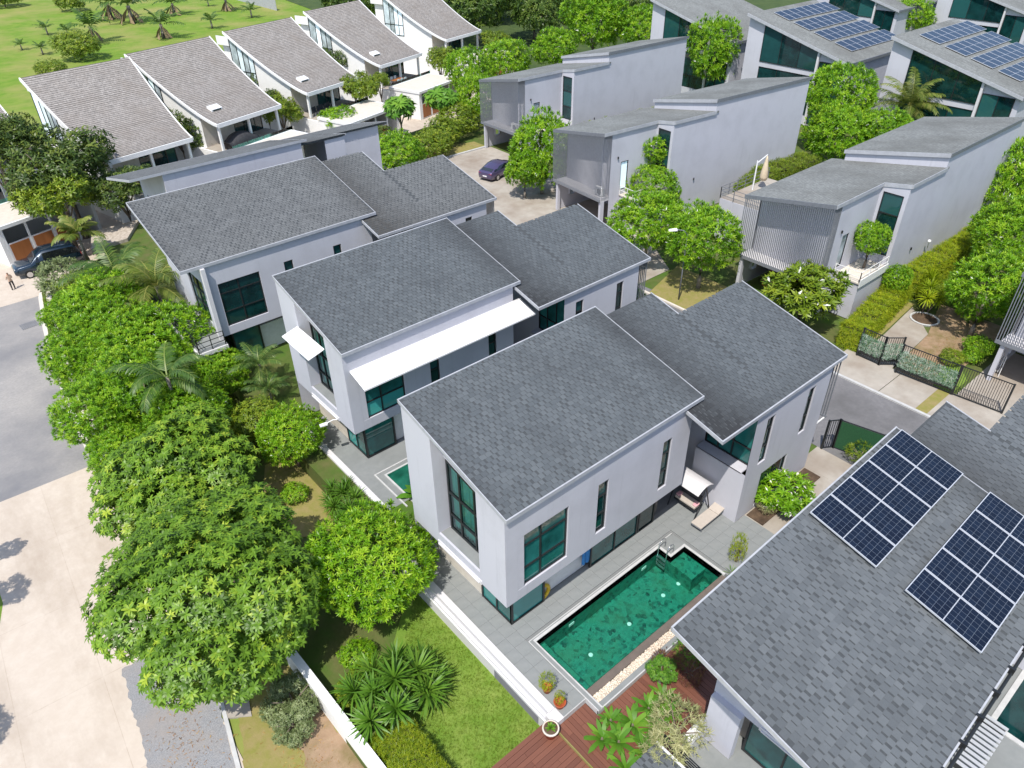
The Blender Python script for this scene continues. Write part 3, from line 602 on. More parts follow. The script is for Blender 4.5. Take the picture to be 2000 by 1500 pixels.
# pool ladder
ld = thing('pool_ladder', 'steel ladder with two curved rails at the pool corner', 'ladder', (20.98, 13.76, 0))
for y in (-.25, .25):
    MB().tube([(.3, y, 0), (.3, y, .45), (.22, y, .62), (.05, y, .68), (-.12, y, .6), (-.2, y, .42), (-.22, y, -.9)], .022, 8).build('handrail', 'steel', ld, True)
for k in range(3): MB().box(-.27, -.17, -.25, .25, -.3-k*.26, -.27-k*.26).build('step', 'steel', ld)
# parapet wall on the lawn side
def parapet(label, x, ya, yb, name='retaining_wall'):
    t = thing(name, label, 'wall', (x, ya, -1.2)); L = yb-ya
    MB().box(0, .42, 0, L, -.3, 1.0).build('wall_face', 'parapet_white', t)
    MB().box(-.06, .14, -.02, L, .8, .86).build('ledge', 'white_paint', t); MB().box(.14, .46, -.03, L, 1.0, 1.28).build('wall_cap', 'parapet_white', t)
    MB().box(-.012, .0, .4, 3.2, -.02, .55).build('vent_panel', 'render_dark', t)
parapet('low rendered parapet wall between the lawn and the pool terrace', 11.0, 11.42, 21.7)
parapet('low rendered parapet wall beside the terrace of the house with awnings', 12.02, 25.4, 34.5)
o = MB().box(0, .5, 0, .55, -.6, .02).build('planter_ledge', 'parapet_white', None, False, .01); o.location = (11.0, 10.88, 0); tag(o, 'pale ledge block at the end of the parapet wall by the flower pots', 'wall')
# terrace and pool of the house with awnings
struct(MB().box(12.48, 25.2, 25.0, 34.4, -.6, -.052), 'rear_terrace', 'tile_stone'); 
for q in ((13.28, 24, 27.72, 27.8), (13.28, 13.36, 24.6, 27.72), (13.72, 24, 27.35, 27.45), (13.72, 13.82, 24.6, 27.35)): struct(MB().box(*q, -.3, .0), 'rear_pool_coping', 'coping')
struct(MB().poly([(13.82, 24.6, -.03), (24, 24.6, -.03), (24, 27.35, -.03), (13.82, 27.35, -.03)]), 'rear_pool_water', 'pool_small')
# timber decks
def deck(name, x0, x1, y0, y1, z, along, wd=.2):
    s = struct(MB().box(x0, x1, y0, y1, z-.25, z-.05), name, 'soil'); L = (x1-x0) if along == 'x' else (y1-y0); wdt = (y1-y0) if along == 'x' else (x1-x0); n = round(wdt/wd); w = wdt/n
    pm = {}
    for i in range(n):
        a = 0.
        while a < L-.05:
            l = min(L-a, random.choice((2.4, 3.2, 4.0))); 
            if L-a-l < .5: l = L-a
            key = round(l, 2)
            if key not in pm: pm[key] = MB().box(.004, key-.004, .006, w-.006, -.05, 0); me = bpy.data.meshes.new('plank'); me.from_pydata(pm[key].v, [], pm[key].f); me.materials.append(MATS['deck_plank']); pm[key] = me
            o = bpy.data.objects.new('plank', pm[key]); COL.objects.link(o); o.parent = s
            if along == 'x': o.location = (x0+a, y0+i*w, z+random.uniform(-.004, .004))
            else: o.location = (x0+(i+1)*w, y0+a, z+random.uniform(-.004, .004)); o.rotation_euler.z = pi/2
            a += l
deck('timber_deck', 11.04, 12.68, 5.5, 10.88, -.28, 'y'); deck('timber_deck', 12.68, 18.6, 7.2, 10.18, -.28, 'y'); deck('lower_deck', 5.5, 11.0, 5.5, 11.38, -.34, 'x')
struct(MB().box(11.0, 11.04, 5.5, 10.88, -.6, -.2), 'deck_trim', 'grass_dry'); struct(MB().box(11.46, 12.7, 10.885, 10.92, -.5, -.0), 'terrace_trim', 'coping')
# steps and planting bed beyond the terrace
struct(MB().box(24.3, 27.4, 10.0, 11.6, -.5, -.2), 'side_step', 'tile_stone'); struct(MB().box(26.05, 31.4, 11.7, 12.66, -.3, .02), 'planting_bed', 'soil')
# ---------------------------------------------------------------- the street-facing houses across the road
def rhouse(label, x, y, rz, balc=True, big=True):
    t = thing('street_house', label, 'house', (x, y, 0), rz, 'grey houses with slatted balconies')
    sl = .178; z2 = lambda w: 9.0-sl*w; zu = lambda w: 10.0-.2*w; T = 8.7; SK = 6.2; SU = 11.35; SE = 24.5; tk = 1.95
    r = MB(); dz = lambda y: -sl*y
    r.box(0, SK, tk-.1, T, 8.84, 9.0, dz); r.box(SK, SU+.3, -.08, T, 8.84, 9.0, dz); ro = r.build('roof', 'roof_lichen', t)
    r = MB(); r.box(SU-.12, SE, -.08, 7.6, 9.84, 10.0, lambda y: -.2*y); ru = r.build('roof', 'roof_lichen', t)
    for q in ((-.05, 0, tk-.1, T), (0, SK-.05, tk-.15, tk-.1), (SK-.05, SK, -.08, tk-.1), (SK, SU, -.13, -.08)): MB().box(*q, 8.74, 9.02, dz).build('fascia', 'fascia' if q[1] > 1 else 'grey_metal', ro)
    for q in ((SU-.17, SU-.12, -.08, 7.6), (SU-.12, SE, -.13, -.08)): MB().box(*q, 9.74, 10.02, lambda y: -.2*y).build('fascia', 'fascia' if q[1] < 12 else 'grey_metal', ru)
    b = MB()
    wall(b, (1.0, tk), (SK, tk), 0, z2(tk)-.16, z2(tk)-.16, [(1.2, 2.1, 3.3, 5.85)], (0, 1)); wall(b, (SK, 0), (SK, tk), 0, z2(0)-.16, z2(tk)-.16, [(.28, 1.75, 3.6, 8.1)], (1, 0))
    wall(b, (SK, 0), (SU, 0), 0, z2(0)-.16, z2(0)-.16, [(.9, 1.9, 1.5, 2.4)], (0, 1)); wall(b, (SU, 0), (SE-.2, 0), 0, 9.84, 9.84, [], (0, 1)); wall(b, (SU, 0), (SU, 7.5), 7.3, 9.84, zu(7.5)-.16, [], (1, 0))
    wall(b, (SE-.2, 0), (SE-.2, 7.5), 0, 9.84, zu(7.5)-.16, [], (-1, 0)); wall(b, (1.3, 8.2), (SU, 8.2), 2.95, z2(8.2)-.16, z2(8.2)-.16, [], (0, -1)); wall(b, (SU, 7.5), (SE-.2, 7.5), 0, zu(7.5)-.16, zu(7.5)-.16, [], (0, -1))
    b.build('wall', 'render_grey', t)
    b = MB(); wall(b, (1.25, tk), (1.25, 8.0), 2.95, z2(tk)-.16, z2(8.0)-.16, [], (1, 0)); b.build('balcony_wall', 'render_grey', t)
    b = MB(); wall(b, (5.0, tk), (5.0, 8.2), 0, 2.7, 2.7, [], (1, 0)); wall(b, (.5, 8.25), (5, 8.25), 0, 2.7, 2.7, [(1.1, 1.7, 1.2, 1.9)], (0, -1)); b.build('carport_wall', 'render_grey', t)
    MB().box(.1, .4, 8.0, 8.25, 0, 2.7).build('pillar', 'render_grey', t); MB().box(.1, .5, tk, tk+.25, 0, 2.7).build('pillar', 'render_grey', t)
    MB().box(-.02, SU, tk+.01, 8.3, 2.68, 2.94).build('balcony_slab', 'parapet_white', t)
    MB().box(-.06, -.02, tk-.05, T-.1, 2.72, 2.96).build('screen_rail', 'slat_paint', t); n = 46
    for i in range(n):
        w = tk+(T-tk-.12)*i/(n-1); MB().box(-.04, .0, w-.024, w+.024, 2.94, z2(w)-.16).build('slat', 'slat_paint', t)
    for i in range(6): MB().box(.12+i*.15, .16+i*.15, tk-.06, tk-.02, 2.94, z2(tk)-.16).build('slat', 'slat_paint', t)
    window(t, None, (1.0, tk), (1, 0), (0, 1), 1.2, 2.1, 3.3, 5.85, .1, (), (), 'glass_pale', .08, 'door'); window(t, None, (SK, 0), (0, 1), (1, 0), .28, 1.75, 3.6, 8.1, .1, (), (5.0, 6.6))
    window(t, None, (SK, 0), (1, 0), (0, 1), .9, 1.9, 1.5, 2.4, .1)
    if balc:
        MB().box(2.3, SK-.02, .02, tk-.02, 0, 2.85).build('side_block', 'render_grey', t); MB().box(2.2, SK-.02, -.06, tk-.02, 2.85, 2.95).build('side_balcony', 'cream_stone', t); rail(t, [(2.25, 1.9, 2.95), (2.25, 0, 2.95), (SK-.1, 0, 2.95)], .8, 1.1, 'white_paint', 2)
        MB().box(2.2, SK-.05, -.1, -.05, 2.6, 3.2).build('parapet', 'white_paint', t)
    for u, zz in ((1.75, 6.2), (9.5, 3.2)):
        w_ = tk if u < 3 else 0; MB().lathe([(.05, 0), (.06, .02), (.06, .2), (.03, .22)], 8, (u, w_-.08, zz)).build('wall_light', 'frame', t)
    return t
r3 = rhouse('grey house with slatted balcony and yellow hedge along its blank side wall', 45.6, 19.3, 0)
r2 = rhouse('grey house with slatted balcony and a stepped topiary tree against its side wall', 45.4, 40.15, radians(-5.0))
r1 = rhouse('grey house with slatted balcony above the violet car', 52.4, 59.1, radians(-1.5))
r4 = rhouse('grey house with slatted balcony behind the black ivy fence', 47.3, 1.45, 0, balc=False)
def ac_unit(x, y, z, rz, label):
    t = thing('air_conditioner', label, 'air conditioner', (x, y, z), rz, 'outdoor air conditioner units'); MB().box(0, .34, 0, .95, .06, .78).build('case', 'white_paint', t, False, .02)
    MB().tube([(-.012, .35, .42), (.004, .35, .42)], .27, 18).build('fan_grille', 'grey_metal', t)
    for yy in (.12, .8): MB().box(.02, .32, yy, yy+.06, 0, .06).build('foot', 'frame', t)
ac_unit(46.1, 22.0, 2.94, 0, 'white air conditioner unit behind the slats of the house by the yellow hedge')
ac_unit(46.05, 42.4, 2.94, radians(-5), 'white air conditioner unit behind the slats of the house with the stepped topiary')
ac_unit(52.95, 61.9, 2.94, 0, 'white air conditioner unit behind the slats above the violet car')
# ---------------------------------------------------------------- far houses with big gable glass
ORD = ('first', 'second', 'third', 'fourth', 'fifth', 'sixth', 'seventh', 'eighth'); ROWS = ('lowest', 'second lowest', 'second highest', 'highest')
def solar_panel(x, y, z, rx, rz, w, l, label, group, near):
    key = (w, l, near)
    if key not in PKEY:
        root = thing('solar_panel', label, 'solar panel', (x, y, z), 0, group)
        if near:
            c = MB(); m = .03; h = l/2
            for k in (0, 1): c.poly([(m, k*h+m*.6, .045), (w-m, k*h+m*.6, .045), (w-m, (k+1)*h-m*.6, .045), (m, (k+1)*h-m*.6, .045)], [(0, 0), (6, 0), (6, 6), (0, 6)])
            c.build('cells', 'solar_cells', root)
        else: MB().poly([(.02, .02, .045), (w-.02, .02, .045), (w-.02, l-.02, .045), (.02, l-.02, .045)]).build('cells', 'solar_far', root)
        f = MB(); f.box(0, .03, 0, l, 0, .055); f.build('frame', 'alu', root); MB().box(w-.03, w, 0, l, 0, .055).build('frame', 'alu', root)
        MB().box(.03, w-.03, 0, .03, 0, .054).build('frame', 'alu', root); MB().box(.03, w-.03, l-.03, l, 0, .054).build('frame', 'alu', root)
        MB().box(.03, w-.03, l/2-.012, l/2+.012, .02, .052).build('divider', 'alu', root); MB().box(.03, w-.03, .03, l-.03, .0, .02).build('back_sheet', 'frame', root); PKEY[key] = root
    else: root = clone(PKEY[key]); root['label'] = label; root['group'] = group
    root.location = (x, y, z); root.rotation_euler = (rx, 0, rz)
PKEY = {}
def fhouse(label, x, y, solar=None, Wf=14., Lf=15.):
    t = thing('gable_house', label, 'house', (x, y, 0), 0, 'far grey houses with gable glass'); sl = .257; z = lambda w: 7.8+sl*w; dz = lambda y: sl*y
    MB().box(0, Lf, -.3, Wf, 7.62, 7.8, dz).build('roof', 'roof_lichen', t); MB().box(-.06, 0, -.3, Wf+.05, 7.52, 7.84, dz).build('fascia', 'fascia', t); MB().box(-.06, Lf, -.38, -.3, 7.52, 7.84, dz).build('fascia', 'grey_metal', t)
    b = MB(); holes = [(3.9, 11.6, 6.2, 6.9), (.5, 3.6, 0.2, 7.4), (3.9, 11.6, 1., 5.6)]
    wall(b, (.5, 0), (.5, Wf-.1), 0, z(0)-.18, z(Wf-.1)-.18, holes[1:], (1, 0)); wall(b, (.5, 0), (Lf, 0), 0, z(0)-.18, z(0)-.18, [], (0, 1)); wall(b, (.5, Wf-.1), (Lf, Wf-.1), 0, z(Wf-.1)-.18, z(Wf-.1)-.18, [], (0, -1)); b.build('wall', 'render_grey', t)
    window(t, None, (.5, 0), (0, 1), (1, 0), .5, 3.6, .2, 7.4, -.02, (2.0,), (3.0,)); window(t, None, (.5, 0), (0, 1), (1, 0), 3.9, 11.6, 1., 5.6, .1, (6.4, 9.0), (2.6,)); window(t, None, (.5, 0), (0, 1), (1, 0), 3.9, 11.6, 6.2, (z(3.9)-.4, z(11.6)-.4), -.03, (6.4, 9.))
    MB().bar((.35, 3.75, 0), (.35, 3.75, z(3.75)-.3), .25).build('post', 'parapet_white', t)
    if solar:
        for k in range(4):
            w0 = 1.6+k*2.95
            for i in range(8): solar_panel(x+3.8+i*1.48, y+w0, z(w0)+.1, atan(sl), 0, 1.45, 2.45, f'{ORD[i]} panel from the gable, {ROWS[k]} {solar}', solar, False)
    return t
fhouse('far grey house with gable glass and no solar panels, beside the forest', 87.5, 59.6)
fhouse('far grey house with four solar rows, behind the trimmed garden tree', 87, 43.5, 'solar row, roof behind trimmed garden tree')
fhouse('far grey house with four solar rows, behind the tall palm', 86, 24.7, 'solar row, roof behind tall palm')
fhouse('most distant grey house rising behind the round bright tree', 125, 56.5, None); fhouse('most distant grey house beyond the solar roof behind the palm', 134, 41, None)
for nm, (xa, ya, yb) in dict(a=(18.68, 4.48, 6.95), b=(18.78, 1.05, 3.52)).items():
    lab = 'array close to the roof ridge' if nm == 'a' else 'array close to the roof eave'
    for i in range(5):
        yy = ya+.0; solar_panel(xa+i*1.3, yy+i*.018, 7.8+SL*(yy-.35)+.13, atan(SL), radians(.8), 1.28, 2.53, f'{ORD[i]} dark blue panel from the front gable in the {lab}', 'solar panels in the '+lab, True)
# ---------------------------------------------------------------- white villas with swooping brown roofs
def villa(label, x, y, rz, skylight=True, Wv=8.9, D=13.2):
    t = thing('white_villa', label, 'villa', (x, y, GZ), rz, 'white villas with swooping brown roofs'); o_ = -GZ
    zr = lambda b: o_+4.55+5.7*(max(0, b)/D)**1.3
    Wb = lambda b: Wv*(1+.27*max(0, b)/D)
    r = MB(); n = 52
    for i in range(n):
        b0, b1 = D*i/n, D*(i+1)/n; z0, z1 = zr(b0)+.05, zr(b1)
        r.poly([(0, b0, z0), (Wb(b0), b0, z0), (Wb(b1), b1, z1), (0, b1, z1)]); r.poly([(0, b1, z1), (Wb(b1), b1, z1), (Wb(b1), b1, zr(b1)+.05), (0, b1, zr(b1)+.05)])
    ro = r.build('roof', 'roof_brown', t)
    u = MB()
    for i in range(20):
        b0, b1 = D*i/20, D*(i+1)/20; u.poly([(0, b0, zr(b0)-.25), (Wb(b0), b0, zr(b0)-.25), (Wb(b1), b1, zr(b1)-.25), (0, b1, zr(b1)-.25)])
    u.build('soffit', 'white_paint', ro)
    for a0, a1 in ((-.14, 0), (Wv, Wv+.14)):
        f = MB()
        for i in range(20):
            b0, b1 = -.1+(D+.1)*i/20, -.1+(D+.1)*(i+1)/20
            e0, e1 = (0, 0) if a0 < 1 else (Wb(b0)-Wv, Wb(b1)-Wv); f.hexa([(a0+e0, b0, zr(b0)-.22), (a1+e0, b0, zr(b0)-.22), (a1+e1, b1, zr(b1)-.22), (a0+e1, b1, zr(b1)-.22)], [(a0+e0, b0, zr(b0)+.08), (a1+e0, b0, zr(b0)+.08), (a1+e1, b1, zr(b1)+.08), (a0+e1, b1, zr(b1)+.08)])
        f.build('fascia', 'white_paint', ro)
    MB().box(0, Wv, -.14, 0, zr(0)-.35, zr(0)+.08).build('fascia', 'white_paint', ro)
    MB().hexa([(1.6, D, zr(D)-.9), (Wv+.3, D, zr(D)-.9), (Wv+.3, D+3.6, zr(D)-1.7), (1.6, D+3.6, zr(D)-1.7)], [(1.6, D, zr(D)-.65), (Wv+.3, D, zr(D)-.65), (Wv+.3, D+3.6, zr(D)-1.45), (1.6, D+3.6, zr(D)-1.45)]).build('rear_roof', 'roof_brown', t)
    MB().box(1.5, 1.6, D+.05, D+3.6, zr(D)-2.0, zr(D)-.95).build('fascia', 'white_paint', t); MB().box(2, Wv, D-.3, D+3.2, 0, zr(D)-1.75).build('rear_wall', 'white_wall', t)
    for a in (.35, Wv-.35):
        w = MB(); bs = [3.2, 4.4, 5.6, 6.8, 7.8, 9.0] if a < 1 else [3.2, 5.2, 7.2, 9.2, 11.2, D-.3]
        for b0, b1 in zip(bs, bs[1:]): w.poly([(a, b0, 0), (a, b1, 0), (a, b1, zr(b1)-.26), (a, b0, zr(b0)-.26)])
        w.build('side_wall', 'white_wall', t)
    b0, b1 = 9.0, D-.3; w = MB(); w.poly([(.35, b0, 0), (.35, b1, 0), (.35, b1, o_+4.2), (.35, b0, o_+4.2)]); w.build('side_wall', 'white_wall', t)
    ps = [b0, 9.9, 10.8, 11.7, b1]; fo = MB()
    for b in ps: fo.box(.28, .36, b-.05, b+.05, o_+4.2, zr(b)-.28)
    fo.box(.29, .35, b0, b1, o_+5.7, o_+5.8); fo.box(.29, .35, b0, b1, o_+4.2, o_+4.3); wo = fo.build('window', 'frame', t)
    for c, e in zip(ps, ps[1:]): MB().poly([(.33, c, o_+4.2), (.33, e, o_+4.2), (.33, e, zr(e)-.3), (.33, c, zr(c)-.3)]).build('pane', 'glass_pale', wo)
    # main floor terrace, back wall, columns
    MB().box(-.2, Wv, -1.6, 8, 0, o_+1.5).build('plinth', 'white_wall', t); MB().box(0, Wv-.1, -1.5, 3.2, o_+1.5, o_+1.53).build('terrace_floor', 'drive_concrete', t)
    MB().box(.4, Wv*.5, 3.2, 3.4, o_+1.53, zr(3.2)-.3).build('back_wall', 'cream_stone', t); window(t, None, (Wv*.5, 3.2), (1, 0), (0, 1), 0, Wv*.5-.4, o_+1.53, zr(3.2)-.3, .05, (1.5, 3.0), (), 'glass_dark')
    for a in (.35, Wv*.5, Wv-.35): MB().box(a-.12, a+.12, .3, .55, o_+1.5, zr(.3)-.26).build('column', 'white_wall', t)
    # flat carport roof in front with timber gates
    MB().box(-.4, Wv-.2, -6.8, -1.4, o_+1.75, o_+2.05).build('carport_roof', 'white_paint', t); MB().box(-.1, Wv-.6, -6.5, -1.7, o_+2.05, o_+2.07).build('roof_screed', 'cream_stone', t)
    MB().box(-.3, 0, -6.6, -1.6, 0, o_+1.75).build('carport_wall', 'white_wall', t); MB().box(Wv-.6, Wv-.3, -6.6, -1.6, 0, o_+1.75).build('carport_wall', 'white_wall', t)
    for k in range(4): MB().box(.02+k*2.1, .2+k*2.1, -6.62, -6.5, 0, o_+1.7).build('gate_post', 'white_paint', t)
    for k in range(3):
        gt = MB().box(.2+k*2.1, 2.1+k*2.1, -6.6, -6.52, .1, 2.05).build('gate', 'white_paint', t); MB().box(.3+k*2.1, 2.0+k*2.1, -6.63, -6.6, .2, 1.95).build('gate_panel', 'door_timber', gt)
    for a in np.arange(.2, Wv, 2.2): MB().box(a, a+2.1, -1.42, -1.38, o_+1.53, o_+2.4).build('glass_balustrade', 'glass_clear', t)
    if skylight:
        s = MB(); b = 2.4; s.hexa([(1.5, b, zr(b)-.05), (2.9, b, zr(b)-.05), (2.9, b+.8, zr(b+.8)-.05), (1.5, b+.8, zr(b+.8)-.05)], [(1.5, b, zr(b)+.25), (2.9, b, zr(b)+.25), (2.9, b+.8, zr(b+.8)+.25), (1.5, b+.8, zr(b+.8)+.25)]); so_ = s.build('skylight', 'white_paint', t)
        MB().box(1.65, 2.75, b-.015, b-.002, zr(b)-.0, zr(b)+.2).build('pane', 'glass_dark', so_)
    return t
struct(MB().poly([(-12, 73, -1.655), (20, 66, -1.655), (75, 86, -1.655), (100, 104, -1.655), (95, 130, -1.655), (70, 122, -1.655), (-14, 100, -1.655)]), 'villa_yard', 'road_concrete')
VY = radians(17)
villa('white villa with brown roof mostly behind the big dark street tree', 2.5, 80.5, VY, False)
villa('white villa with brown roof, standing behind the narrow blank-walled house', 15.1, 77.1, radians(11.5), False)
villa('white villa with brown roof and black covered car under its eave', 27.6, 81.5, VY)
villa('white villa with brown roof and a row of dark chairs under its eave', 40.9, 86.6, VY)
villa('white villa with brown roof and a timber table under its eave', 55.2, 92.9, VY)
villa('white villa with brown roof standing next to the forest', 72.1, 100.8, radians(15), False)
# ---------------------------------------------------------------- foliage generators
def leafset(n, e0, e1, droop, width, segs=2, seed=0, lmin=.75, spread=1.):
    """n leaves radiating from the origin (+Z axis up), unit length. returns V, F(quads), leaf id"""
    r = np.random.default_rng(seed); V = []; F = []; I = []
    for k in range(n):
        az = 2*pi*(k*.381966+r.uniform(-.04, .04))*spread; el = radians(e0+(e1-e0)*((k+.5)/n)+r.uniform(-8, 8)); ln = r.uniform(lmin, 1)
        p = np.zeros(3); d0 = len(V); side = np.array([-sin(az), cos(az), 0.])
        for sgi in range(segs+1):
            t = sgi/segs; e = el-radians(droop)*t
            w = width*(.35 if sgi == 0 else (.12 if sgi == segs else 1.))*ln
            V += [p-side*w/2, p+side*w/2]; I += [k, k]
            p = p+np.array([cos(az)*cos(e), sin(az)*cos(e), sin(e)])*ln/segs
        for sgi in range(segs): a = d0+2*sgi; F.append((a, a+1, a+3, a+2))
    return np.array(V), np.array(F), np.array(I)
def frames(nrm, r):
    n = nrm/np.linalg.norm(nrm, axis=1, keepdims=True); a = r.normal(size=n.shape); u = np.cross(n, a); u /= np.linalg.norm(u, axis=1, keepdims=True); v = np.cross(n, u)
    return np.stack([u, v, n], 2)
def scatter(temps, P, Nn, size, tint, seed, flowers=0.):
    r = np.random.default_rng(seed); Vs, Fs, Ts = [], [], []; off = 0; which = r.integers(0, len(temps), len(P))
    for k, (tv, tf, ti) in enumerate(temps):
        m = which == k
        if not m.any(): continue
        R_ = frames(Nn[m], r); s = size[m][:, None, None]
        V = np.einsum('nij,mj->nmi', R_, tv)*s+P[m][:, None]
        nl = ti.max()+1; lt = np.clip(tint[m][:, None]+r.normal(0, .1, (m.sum(), nl)), 0, 1)
        if flowers: fl = r.random((m.sum(), nl)) < flowers; lt = np.where(fl, 2., lt)
        Vs.append(V.reshape(-1, 3)); Ts.append(lt[:, ti].ravel()); Fs.append((tf[None]+(np.arange(m.sum())*len(tv))[:, None, None]).reshape(-1, 4)+off); off += len(V)*len(tv)
    return np.concatenate(Vs), np.concatenate(Fs), np.concatenate(Ts)
TEMPL = {
 'cerbera': [leafset(9, 10, 72, 25, .24, 2, s) for s in range(4)],
 'umbrella': [leafset(9, 12, 34, 70, .33, 2, 10+s, .85) for s in range(4)],
 'small': [leafset(7, 0, 75, 20, .4, 1, 20+s, .6) for s in range(4)],
 'plumeria': [leafset(9, 5, 60, 30, .3, 2, 30+s) for s in range(4)],
 'loose': [leafset(6, -10, 60, 40, .34, 2, 40+s, .6) for s in range(4)],
}
def crown_mesh(name, lobes, n, size, kind, seed, up=.6, tint=(.25, .75), flowers=0., inner=.3, zmin=-.75):
    """lobes: (cx,cy,cz,rx,ry,rz)"""
    r = np.random.default_rng(seed); L = np.array(lobes, float); area = L[:, 3]*L[:, 4]+L[:, 3]*L[:, 5]; area /= area.sum(); P, Q, T = [], [], []
    clump = r.normal(size=(70, 3)); clump /= np.linalg.norm(clump, axis=1, keepdims=True); cv = r.uniform(-.2, .2, 70); cr_ = r.uniform(-.17, .13, 70); gap = r.random(70) < .07
    for l, a in zip(L, area):
        m = int(n*a*1.25)+8; d = r.normal(size=(m, 3)); d /= np.linalg.norm(d, axis=1, keepdims=True); d = d[d[:, 2] > zmin]; near = (d @ clump.T).argmax(1); ok_ = ~gap[near] | (r.random(len(d)) < .35); d = d[ok_]; near = near[ok_]; rad = np.clip(1+cr_[near]+r.normal(0, .05, len(d)), .7, 1.15)
        inn = r.random(len(d)) < inner; rad = np.where(inn, rad*r.uniform(.6, .9, len(d)), rad)
        p = l[:3]+d*l[3:]*rad[:, None]; nn = d/l[3:]; nn /= np.linalg.norm(nn, axis=1, keepdims=True); nn = nn+np.array([0, 0, up])
        tt = r.uniform(*tint, len(d))+cv[near]*.8; keep = np.ones(len(p), bool)
        for l2 in L:
            if l2 is l or np.array_equal(l2, l): continue
            keep &= (((p-l2[:3])/l2[3:])**2).sum(1) > .62
        P.append(p[keep]); Q.append(nn[keep]); T.append(np.clip(tt[keep], 0, 1))
    P, Q, T = map(np.concatenate, (P, Q, T)); sz = size*r.uniform(.7, 1.25, len(P))
    # a few bright new shoots
    T = np.where(r.random(len(T)) < .025, .92, T)
    return np_mesh(name, *scatter(TEMPL[kind], P, Q, sz, T, seed+1, flowers))
def trunk_mb(h, r0, top, nb=4, seed=0, lean=.1, fork=.45):
    rn = random.Random(seed); mb = MB(); pts = [(0, 0, -.1)]; x = y = 0
    for k in range(1, 5): x += rn.uniform(-lean, lean)*.4; y += rn.uniform(-lean, lean)*.4; pts.append((x, y, h*k/4))
    mb.tube(pts, [r0*1.25, r0, r0*.85, r0*.7, r0*.55], 8); f = pts[2]
    for k in range(nb):
        a = 2*pi*k/nb+rn.uniform(-.4, .4); e = (cos(a)*top[0]*.65+f[0], sin(a)*top[0]*.65+f[1], h+top[1]*rn.uniform(.1, .6)); m = (f[0]*.6+e[0]*.4, f[1]*.6+e[1]*.4, f[2]*.45+e[2]*.55)
        mb.tube([f, m, e], [r0*.55, r0*.4, r0*.14], 6)
    return mb
CROWNS = {}
def crown(kind, var):
    k = (kind, var)
    if k in CROWNS: return CROWNS[k]
    rn = random.Random(hash(k) % 1000 if 0 else sum(map(ord, kind))+var*17)
    def lob(n, sp, rr): return [(0, 0, 0, .86, .86, .8)]+[(cos(i*2*pi/n+var)*sp, sin(i*2*pi/n+var)*sp, rn.uniform(-.25, .3), rr*rn.uniform(.8, 1.15), rr*rn.uniform(.8, 1.15), rr*.9) for i in range(n)]
    if kind == 'cerbera': me = crown_mesh('crown', lob(5, .4, .6), 2700, .115, 'cerbera', 100+var, .5, (.2, .85), .004)
    elif kind == 'cerbera_near': me = crown_mesh('crown', lob(6, .44, .56), 5200, .085, 'cerbera', 120+var, .5, (.15, .85), .002, .3)
    elif kind == 'umbrella': me = crown_mesh('crown', lob(6, .52, .5), 1500, .12, 'umbrella', 130+var, 1.0, (.1, .6), 0, .35)
    elif kind == 'mango': me = crown_mesh('crown', lob(5, .48, .52), 1900, .12, 'loose', 150+var, .5, (.15, .8), 0, .4)
    elif kind == 'dark': me = crown_mesh('crown', lob(6, .6, .42)[1:], 1500, .115, 'loose', 170+var, .5, (.1, .8), 0, .45)
    elif kind == 'forest': me = crown_mesh('crown', lob(5, .5, .5), 1300, .15, 'loose', 190+var, .5, (.05, .8), 0, .3)
    elif kind == 'plumeria': me = crown_mesh('crown', lob(5, .5, .5), 520, .225, 'plumeria', 210+var, .9, (.15, .7), .03, .3)
    elif kind == 'bush': me = crown_mesh('crown', lob(4, .4, .6), 2000, .1, 'small', 230+var, .4, (.2, .8), 0, .35)
    elif kind == 'bush_small': me = crown_mesh('crown', lob(4, .4, .6), 420, .24, 'small', 270+var, .5, (.2, .85), 0, .35)
    elif kind == 'papaya': me = crown_mesh('crown', [(0, 0, 0, .75, .75, .55)], 70, .5, 'umbrella', 250+var, .5, (.3, .9), 0, .2)
    CROWNS[k] = me; return me
KM = dict(cerbera_near='leaf_cerbera', cerbera='leaf_cerbera', umbrella='leaf_umbrella', mango='leaf_mango', dark='leaf_dark', forest='leaf_forest', plumeria='leaf_cerbera', bush='leaf_yellow', bush_small='leaf_yellow', papaya='leaf_fern')
def tree(name, label, cat, x, y, zc, r, kind, var, base, group, rzf=.85, mat=None, trunk=True, pale=False, rx=1., ry=1.):
    t = thing(name, label, cat, (x, y, base), (var*2.1+x) % 6.28, group); me = crown(kind, var); mt = mat or KM[kind]
    if me.materials and me.materials[0].name != mt:
        if (kind, var, mt) not in CROWNS: m2 = me.copy(); m2.materials.clear(); m2.materials.append(MATS[mt]); CROWNS[(kind, var, mt)] = m2
        me = CROWNS[(kind, var, mt)]
    if not me.materials: me.materials.append(MATS[mt])
    o = bpy.data.objects.new('crown', me); COL.objects.link(o); o.parent = t; o.location = (0, 0, zc-base); o.scale = (r*rx, r*ry, r*rzf)
    if trunk: trunk_mb(max(.6, zc-base-r*.3), .05+.035*r, (r, r*rzf), 5, var).build('trunk', 'bark_pale' if pale else 'bark', t, True)
    return t
